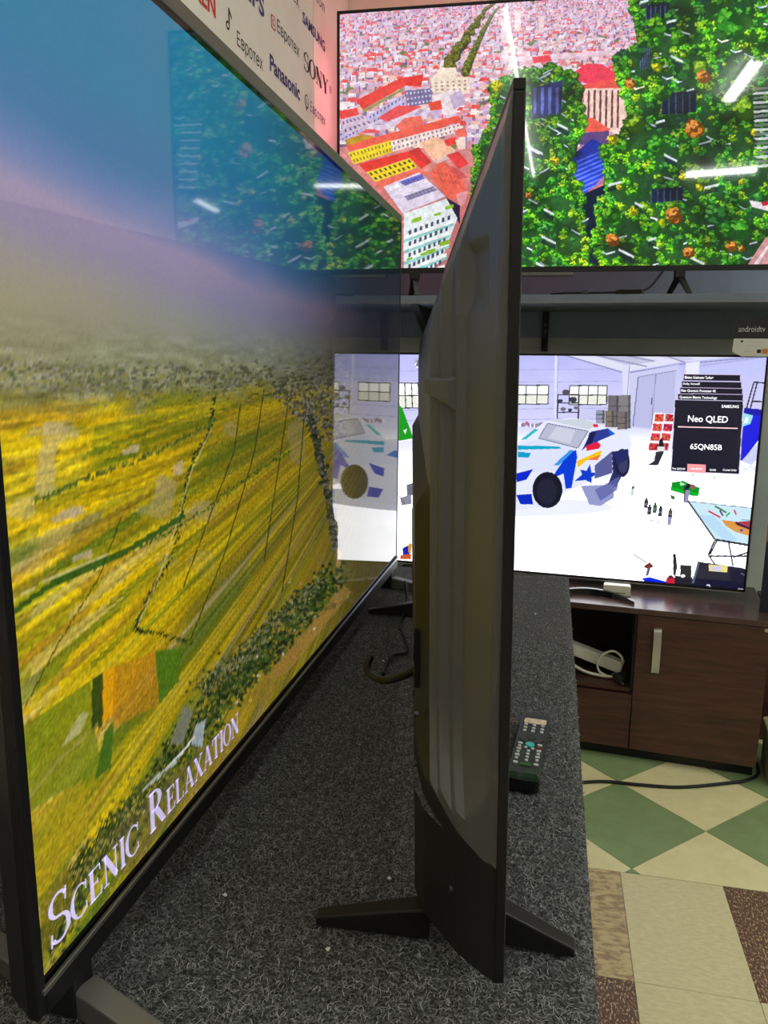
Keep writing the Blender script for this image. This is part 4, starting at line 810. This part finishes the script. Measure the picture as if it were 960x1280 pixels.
sloped_back(t3, W, H, .012, .055)
screen_mesh(paint_city(), .010, W-.010, .018, H-.010, .0015, 'picture_city', t3)
MB().box(.665, .845, -.002, .030, -.013, -.001).build('sensor_bar', 'grey_metal', t3, .001)
for x0, x1, z0, z1 in ((.045, .060, .42, H-.08), (.12, W-.12, H-.09, H-.075)):
    MB().box(x0, x1, .050, .062, z0, z1).build('backlight_strip', 'led_pink', t3)
for u in (.285, 1.20):
    for s in (-1, 1):
        arm(t3, 'foot', 'dark_metal' if s > 0 else 'satin_black', (u, .012+s*.012, -.018), (u+s*.024, .012-s*.075 if s > 0 else .09, -.0852), .020, .020, .018, .005, bevel=.001)
    MB().box(u-.016, u+.016, -.004, .04, -.022, .003).build('foot_block', 'satin_black', t3, .002)
ad = thing('power_adapter', 'flat black power adapter lying on the wall shelf', 'adapter', (.235, 2.83, 1.611))
MB().prism(rrect(-.045, .045, -.025, .025, .012), 0, .016).build('body', 'gloss_black', ad, .003)
MB().tube(smooth_path([(.03, .01, .01), (.07, .02, .03), (.11, .035, .085), (.125, .04, .10)]), .0035).build('cord', 'cable_black', ad)
MB().tube(smooth_path([(-.045, 0, .009), (-.12, .0, .008), (-.20, -.005, .008), (-.26, .01, .005)]), .0035).build('cord', 'cable_black', ad)
MB().box(-.155, -.135, -.008, .008, .004, .016).build('plug', 'dark_metal', ad, .002)

# ------------------------------------------------------------------ lower television on the cabinet
W, H = 1.447, .83
t4 = thing('television', 'lower television on the wooden cabinet showing a painted sports car in a white hall', 'television', (-.7375, 3.0043, .5874), -.085)
ring(t4, 'bezel', 'satin_black', W, H, .007, -.001, .012, bottom=.010)
MB().box(0, W, -.002, .012, -.001, .003).build('trim_strip', 'silver_strip', t4, .0006)
MB().box(W-.002, W+.001, -.0018, .012, 0, H).build('side_trim', 'silver_strip', t4, .0005)
MB().box(.004, W-.004, .003, .012, .004, H-.004).build('panel_border', 'mask_black', t4)
sloped_back(t4, W, H, .012, .05)
gp = paint_garage()
sx0, sx1, sz0, sz1 = .008, W-.008, .012, H-.008
s4 = screen_mesh(gp, sx0, sx1, sz0, sz1, .0012, 'picture_garage', t4)
def on4(a, b):     # panel units to the display
    q = gp.map([(630+a*.34375, 420+b*.34375)])[0]; return sx0+(sx1-sx0)*q[0]/gp.W, sz1-(sz1-sz0)*q[1]/gp.H
def t4txt(body, a0, b0, a1, b1, m='print_white'):     # lettering between the two corners
    x0, z1 = on4(a0, b0); x1, _ = on4(a1, b0); _, z0 = on4(a0, b1); txt(body, m, x0, x1, z0, z1, .0004, s4, bold=.012)
for body, a0, b0, a1, b1 in (('Motion Xcelerator Turbo+', 658, 145, 762, 155), ('Dolby Atmos\u00ae', 652, 169, 713, 179), ('Neo Quantum Processor 4K', 645, 193, 772, 204), ('Quantum Matrix Technology', 639, 217, 776, 229),
                             ('SAMSUNG', 792, 250, 855, 261), ('Neo QLED', 670, 288, 816, 316), ('65QN85B', 678, 391, 794, 415), ('Neo QLED 8K', 613, 478, 660, 486), ('QLED', 748, 483, 772, 491), ('Crystal UHD', 796, 483, 846, 492)):
    t4txt(body, a0, b0, a1, b1)
def flat4(pts, m, y, name):
    q = [on4(*p) for p in pts]; MB().add([(x, y, z) for x, z in q], [tuple(range(len(q)))]).build(name, m, s4)
flat4([(632, 332), (850, 338), (850, 334), (632, 328)], 'print_rose_line', .0006, 'rule')
flat4([(666, 496), (733, 498), (734, 468), (667, 465)], 'print_pink', .0006, 'highlight')
t4txt('Neo QLED', 680, 478, 720, 486)
# curved pedestal foot and the small box clipped under the display
def arc_foot(u, sgn):
    n = 16; top = []; 
    mb = MB(); vs = []
    for k in range(n+1):
        t = k/n-.5; x = u+t*.30; y = -.125-.30*t*t; z = -.0230; hh = .010+.012*(1-4*t*t)
        vs += [(x, y, z), (x, y+.022, z), (x, y+.020, z+hh), (x, y+.004, z+hh)]
    fs = [(4*k+a, 4*k+(a+1) % 4, 4*k+4+(a+1) % 4, 4*k+4+a) for k in range(n) for a in range(4)]+[(3, 2, 1, 0), (4*n, 4*n+1, 4*n+2, 4*n+3)]
    m = mb.add(vs, fs); m.smooth = False
    m.build('foot', 'gloss_black', t4, 0)
    MB().box(u-.02, u+.02, -.11, .035, -.0230, -.012).build('foot_stem', 'gloss_black', t4, .002)
arc_foot(.92, 1)
bx = thing('sensor_box', 'small pale grey box standing against the lower television', 'box', (.262, 2.838, .5642), -.085)
MB().prism(rrect(-.047, .047, 0, .036, .006), -.018, .018, 'y').build('case', 'strip_white', bx, .002)
MB().box(-.03, .03, -.0188, -.0175, .008, .011).build('seam', 'grey_metal', bx)
cd = thing('shelf_card', 'black and white printed card hanging above the lower television', 'card', (.582, 2.855, 1.415), -.03)
MB().prism([(0, .055), (.145, .055), (.145, .12), (.008, .12)], 0, .002, 'y').build('header', 'card_black', cd)
MB().prism([(.030, -.003), (.145, -.003), (.145, .055), (.001, .055), (-.002, .012)], 0, .002, 'y').build('lower_sheet', 'card_white', cd)
txt('androidtv', 'text_grey', .012, .094, .077, .096, -.0004, cd)
MB().disc(.026, .046, .004, .004, -.0006, 0, 10, 'y').build('print_mark', 'card_black', cd)
for z, x0, x1 in ((.043, .04, .09), (.030, .04, .075), (.012, .035, .055)): MB().box(x0, x1, -.0005, 0, z, z+.0025).build('print_line', 'text_grey', cd)
MB().box(.075, .088, -.0005, 0, .008, .020).build('print_mark', 'card_black', cd); MB().box(.091, .108, -.0005, 0, .006, .022).build('print_mark', 'carton_orange', cd)

# ------------------------------------------------------------------ dark wooden cabinet
cb = thing('media_cabinet', 'dark brown wooden cabinet with door, drawer and open niche', 'cabinet', (.5, 2.67, 0), -.10)
S0, S1, DP, CT = -1.10, .236, .41, .5642
MB().box(S0, S1, -.012, DP, CT-.020, CT).build('top', 'wood_top', cb, .0012)
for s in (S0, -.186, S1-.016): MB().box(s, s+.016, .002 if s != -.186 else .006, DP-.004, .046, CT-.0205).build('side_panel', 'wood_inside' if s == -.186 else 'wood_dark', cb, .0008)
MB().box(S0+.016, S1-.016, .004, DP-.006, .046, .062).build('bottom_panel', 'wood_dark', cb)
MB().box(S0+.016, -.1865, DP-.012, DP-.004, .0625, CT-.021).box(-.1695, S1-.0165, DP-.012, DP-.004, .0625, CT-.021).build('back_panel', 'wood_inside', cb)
MB().box(S0+.0165, -.1865, .004, DP-.0125, .252, .268).build('niche_shelf', 'wood_dark', cb, .0008)
MB().box(S0+.02, S1-.004, .030, .045, 0, .0455).box(S1-.02, S1-.004, .045, DP-.02, 0, .0455).build('plinth', 'satin_black', cb)
dr = MB().box(S0+.004, -.180, -.014, .002, .050, .250).build('drawer', 'wood_dark', cb, .001)
do = MB().box(-.176, S1-.002, -.014, .0015, .050, CT-.0225).build('door', 'wood_dark', cb, .001)
hp_ = [(-.1105-.0, -.014, .349+.155), (-.1105, -.028, .345+.150), (-.110, -.036, .345+.08), (-.1095, -.028, .346+.008), (-.1095, -.014, .346)]
m = MB(); vs = []
for (x, y, z) in smooth_path(hp_, 5): vs += [(x-.0125, y, z), (x+.0125, y, z), (x+.0125, y-.004, z), (x-.0125, y-.004, z)]
n = len(vs)//4; m.add(vs, [(4*k+a, 4*k+(a+1) % 4, 4*k+4+(a+1) % 4, 4*k+4+a) for k in range(n-1) for a in range(4)]+[(3, 2, 1, 0), tuple(4*(n-1)+a for a in range(4))]).build('handle', 'handle_metal', do, 0)
MB().disc(.222, .535, .006, .006, -.018, -.014, 16, 'y').build('lock', 'handle_metal', do)
# things in the niche
def cab(s, d, z): a = -.10; return (.5+s*math.cos(a)-d*math.sin(a), 2.67+s*math.sin(a)+d*math.cos(a), z)
ps = thing('power_strip', 'white power strip with its looped white cord in the cabinet niche', 'power strip', cab(-.40, .12, .269), -.10)
def slab(pts0, pts1): return MB().hexa(pts0, pts1)
A, B = Vector((-.10, .02, .105)), Vector((.185, -.02, .036))       # leans down to the right
dv = (B-A).normalized(); up = Vector((dv.z*-1, 0, dv.x)).normalized(); nn = dv.cross(up).normalized()
def q4(p, hw, hh): return [p+nn*hw+up*hh, p-nn*hw+up*hh, p-nn*hw-up*hh, p+nn*hw-up*hh]
MB().hexa(q4(A, .020, .022), q4(B, .020, .022)).build('body', 'strip_white', ps, .004)
for k in range(3):
    c_ = A+dv*(.05+k*.075)-nn*0; f = -1 if nn.y > 0 else 1
    MB().hexa(q4(c_+nn*f*.0203, .0006, .014), q4(c_+nn*f*.0203+dv*.028, .0006, .014)).build('socket', 'cable_white', ps)
lp = [(.02, -.045, .018), (.08, -.05, .008), (.15, -.05, .005), (.185, -.045, .006)]
MB().tube(smooth_path([(-.06, -.03, .07), (-.01, -.042, .045), (.05, -.05, .016), (.11, -.052, .007), (.165, -.05, .007)]), .0055).build('cord', 'cable_white', ps)
MB().tube(smooth_path([(.13, -.05, .008), (.105, -.048, .022), (.098, -.046, .05), (.115, -.044, .085), (.150, -.044, .102), (.178, -.044, .085), (.184, -.044, .060), (.176, -.02, .045)]), .0042).build('cord_loop', 'cable_white', ps)
MB().disc(-.005, .040, .019, .019, -.058, -.030, 18, 'y').build('plug', 'cable_white', ps, .002)
bk = thing('plug_cluster', 'small tangle of black plugs and cord under the white power strip', 'plugs', cab(-.425, .06, .269), -.10)
MB().prism(rrect(-.03, .03, -.02, .02, .006), 0, .022).build('adapter', 'gloss_black', bk, .003)
MB().prism(rrect(-.055, -.01, -.045, -.02, .005), 0, .014).build('adapter', 'gloss_black', bk, .003)
MB().tube(smooth_path([(.02, -.02, .012), (.03, -.04, .006), (0, -.045, .005), (-.04, -.05, .006)]), .004).build('cord', 'cable_black', bk)
MB().box(-.012, .012, -.0475, -.0455, .003, .009).build('label', 'card_white', bk)
b2 = thing('cord_bundle', 'bundle of shiny black cord at the right of the cabinet niche', 'cord', cab(-.222, .035, .2705), -.10)
for k in range(4):
    r = .014+.003*k; MB().tube([(r*math.cos(t)*1.1, r*math.sin(t)*.8+.002*k, .006+.007*k+.004*math.sin(2*t)) for t in np.linspace(0, 2*PI, 22)], .0042).build('coil', 'gloss_black', b2)
MB().box(.006, .016, -.022, -.012, .004, .010).build('clip', 'dark_metal', b2)

# things beyond the right end of the cabinet
cn = thing('carton', 'dark navy cardboard box with an orange band beside the lower television', 'box', (.718, 2.74, .5643), -.30)
MB().box(0, .30, 0, .18, 0, .62).build('body', 'carton_navy', cn, .002); MB().box(-.001, .301, -.001, .181, .245, .30).build('band', 'carton_orange', cn)
cs = thing('side_table', 'narrow dark side table next to the wooden cabinet', 'table', (.742, 2.66, 0), -.10)
MB().box(.0, .36, .0, .36, .540, .5642).build('top', 'wood_top', cs, .001)
for x, y in ((.32, .03), (.32, .33), (.06, .33)): MB().box(x-.02, x+.02, y-.02, y+.02, 0, .540).build('leg', 'wood_dark', cs, .001)
pb = thing('plinth_block', 'beige carpeted plinth block on the tiles by the cabinet corner', 'plinth', (.758, 2.50, 0), -.10)
MB().prism(rrect(0, .24, .10, .30, .015), 0, .14).build('body', 'plinth_beige', pb, .006); MB().prism(rrect(-.006, .246, .094, .306, .018), .14, .165).build('top_pad', 'plinth_beige', pb, .006)

# ------------------------------------------------------------------ brand banner on the left wall
bn = thing('brand_banner', 'off-white banner printed with brand names on the left wall', 'banner', (LEFT+.0005, 1.2, 1.95), PI/2)
MB().box(0, 1.62, -.002, 0, 0, .95).build('sheet', 'banner', bn)
MB().box(1.628, 2.09, -.002, 0, 0, .95).build('sheet', 'banner', bn)
Z0 = 1.95-CAMZ
def bt(body, m, y0, y1, z0, z1): return txt(body, m, y0-1.2, y1-1.2, z0-Z0, z1-Z0, -.0028, bn, bold=.03 if body.isascii() and body != 'Liberton' else 0.)
EV = '\u0415\u0432\u0440\u043e\u0442\u0435\u0445'
bt('TELEFUNKEN', 'ink_red', 1.60, 2.00, .835, .882); bt('PHILIPS', 'ink_blue', 2.03, 2.345, .968, 1.022)
bt(EV, 'ink_black', 2.135, 2.325, .815, .862); bt(EV, 'ink_black', 2.455, 2.665, .968, 1.014); bt(EV, 'ink_black', 2.455, 2.665, 1.115, 1.160)
bt('Panasonic', 'ink_navy', 2.385, 2.668, .846, .894); bt('SAMSUNG', 'ink_navy', 2.705, 2.965, 1.098, 1.134); bt(EV, 'ink_violet', 2.785, 2.965, .842, .884)
bt('Liberton', 'ink_violet', 2.70, 2.96, 1.225, 1.262); bt('\u00ae', 'ink_black', 3.02, 3.05, .985, 1.01)
serif_text([(c, .056) for c in 'SONY'], 'ink_black', 1.515, 1.81, .962-Z0, -.0028, bn, k_=1.45)
def bz(y, z): return (y-1.2, z-Z0)
# small marks: a music note, a rounded camera square, a speech bubble with handset
x, z = bz(2.075, .850); mk = MB().disc(x, z, .011, .011, -.0030, -.0026, 18, 'y').box(x+.006, x+.012, -.0030, -.0026, z, z+.044).prism([(x+.012, z+.044), (x+.012, z+.034), (x+.026, z+.022), (x+.026, z+.030)], -.003, -.0026, 'y'); mk.build('logo_mark', 'ink_black', bn)
MB().disc(x, z, .0055, .0055, -.0034, -.0030, 14, 'y').build('logo_mark', 'banner', bn)
x, z = bz(2.420, .988); MB().prism(rrect(x-.019, x+.019, z-.019, z+.019, .008), -.0030, -.0026, 'y').build('logo_mark', 'ink_rose', bn)
MB().prism(rrect(x-.0145, x+.0145, z-.0145, z+.0145, .006), -.0034, -.0030, 'y').build('logo_mark', 'banner', bn); MB().disc(x, z, .0095, .0095, -.0038, -.0034, 18, 'y').build('logo_mark', 'ink_rose', bn); MB().disc(x, z, .0055, .0055, -.0042, -.0038, 16, 'y').build('logo_mark', 'banner', bn)
x, z = bz(2.742, .868); MB().disc(x, z, .022, .022, -.0030, -.0026, 22, 'y').prism([(x-.006, z-.019), (x-.004, z-.032), (x+.008, z-.020)], -.003, -.0026, 'y').build('logo_mark', 'ink_violet', bn)
MB().disc(x, z+.001, .016, .016, -.0034, -.0030, 20, 'y').build('logo_mark', 'banner', bn)
MB().prism([(x-.008, z+.009), (x-.004, z+.010), (x-.003, z+.004), (x+.003, z-.003), (x+.009, z-.004), (x+.008, z-.009), (x+.001, z-.008), (x-.007, z)][::-1], -.0038, -.0034, 'y').build('logo_mark', 'ink_violet', bn)

# ------------------------------------------------------------------ small things on the platform and the floor
rc = thing('remote_control', 'black remote control with rows of small white buttons on grey carpet', 'remote control', (-.0068, 1.064, PZ+.0012), math.radians(-4.4))
RL, RW = .209, .043
MB().prism(rrect(-RW/2, RW/2, -RL/2, RL/2, .009), 0, .017).build('body', 'remote_body', rc, .003)
MB().prism(rrect(-RW/2-.0008, RW/2+.0008, -RL/2-.001, -RL/2+.020, .009), -.0005, .0182).build('sleeve_end', 'sleeve_gloss', rc, .003)
top = .0170
def ry(f): return RL/2-f*RL
MB().prism(rrect(-.0165, .0165, ry(.185), ry(.105), .003), top, top+.0006).build('sticker', 'sticker', rc)
MB().disc(0, ry(.415), .018, .017, top, top+.0014, 30).build('navigation_pad', 'remote_pad', rc)
MB().disc(0, ry(.415), .0075, .0072, top+.0014, top+.0020, 24).build('ok_button', 'remote_body', rc)
MB().disc(0, ry(.525), .0066, .0062, top, top+.0024, 20).build('teal_button', 'button_teal', rc)
def btn(x, f, w=.0058, m='button_white', l=.0034): return MB().prism(rrect(x-w/2, x+w/2, ry(f)-l/2, ry(f)+l/2, .0012, 2), top, top+.0018).build('button', m, rc)
for f in (.215, .265, .312):
    for x in (-.0125, 0, .0125): btn(x, f, .0052)
for i, f in enumerate((.512, .556, .596, .640, .684, .728, .786)):
    btn(-.0140, f, .0066 if i % 2 == 0 else .0044); btn(.0140, f, .0066 if i % 2 == 0 else .0044, 'button_red' if i == 1 else 'button_white')
for x, f in ((-.005, .566), (.005, .572), (0, .612), (0, .655), (0, .70), (0, .745)): btn(x, f, .0044)
MB().prism(rrect(-.008, .008, ry(.815), ry(.775), .002), top, top+.0010).build('green_patch', 'button_green', rc)
crumbs = [(-.3116, .6807, 'white crumb on the carpet beside the farmland television'), (-.1841, .6306, 'white crumb on the carpet in front of the splayed foot'), (-.1486, .7461, 'white crumb on the carpet behind the splayed foot'), (-.0141, 1.719, 'white crumb on the carpet far beyond the remote control'), (-.2878, 1.362, 'white crumb on the carpet next to the black cords')]
for k, (x, y, lb) in enumerate(crumbs):
    m = MB(); r = .0026
    m.add([(r*a*rnd.uniform(.7, 1.2), r*b*rnd.uniform(.7, 1.2), r*c+r*.9) for a, b, c in ((1, 0, 0), (0, 1, 0), (-1, 0, 0), (0, -1, 0), (0, 0, 1), (.2, .1, -.8), (.7, .7, .3), (-.7, -.6, .2))], [(0, 6, 4), (6, 1, 4), (1, 2, 4), (2, 7, 4), (7, 3, 4), (3, 0, 4), (0, 5, 6), (6, 5, 1), (1, 5, 2), (2, 5, 7), (7, 5, 3), (3, 5, 0)])
    o = m.build('crumb', 'crumb_white', None, 0, label=lb, cat='crumb', group='white crumbs on the carpet'); o.location = (x, y, PZ+.0008)
zc = PZ+.006
MB().tube(smooth_path([(.140, .062, .238), (.141, .067, .228), (.150, .074, .214), (.170, .089, .198), (.20, .105, .182), (.23, .119, .174), (.25, .126, .175), (.262, .122, .184)]), .0040).build('power_cord', 'cable_black', mid)
MB().tube(smooth_path([(-.326, 1.79, zc+.03), (-.312, 1.735, zc+.008), (-.305, 1.69, zc), (-.293, 1.555, zc), (-.279, 1.513, zc+.001), (-.249, 1.409, zc+.002), (-.273, 1.386, zc), (-.279, 1.330, zc), (-.272, 1.288, zc+.001)], 6), .0034).build('thin_cord', 'cable_black', None, 0, label='thin kinked black cord lying on the carpet between the televisions', cat='cord')
MB().tube(smooth_path([(-.05, 2.40, .006), (.161, 2.482, .006), (.246, 2.507, .006), (.349, 2.511, .006), (.477, 2.526, .006), (.627, 2.585, .006), (.715, 2.632, .006), (.760, 2.70, .006), (.765, 2.85, .006)]), .0056).build('floor_cord', 'cable_black', None, 0, label='black cord lying across the green and cream floor tiles', cat='cord')
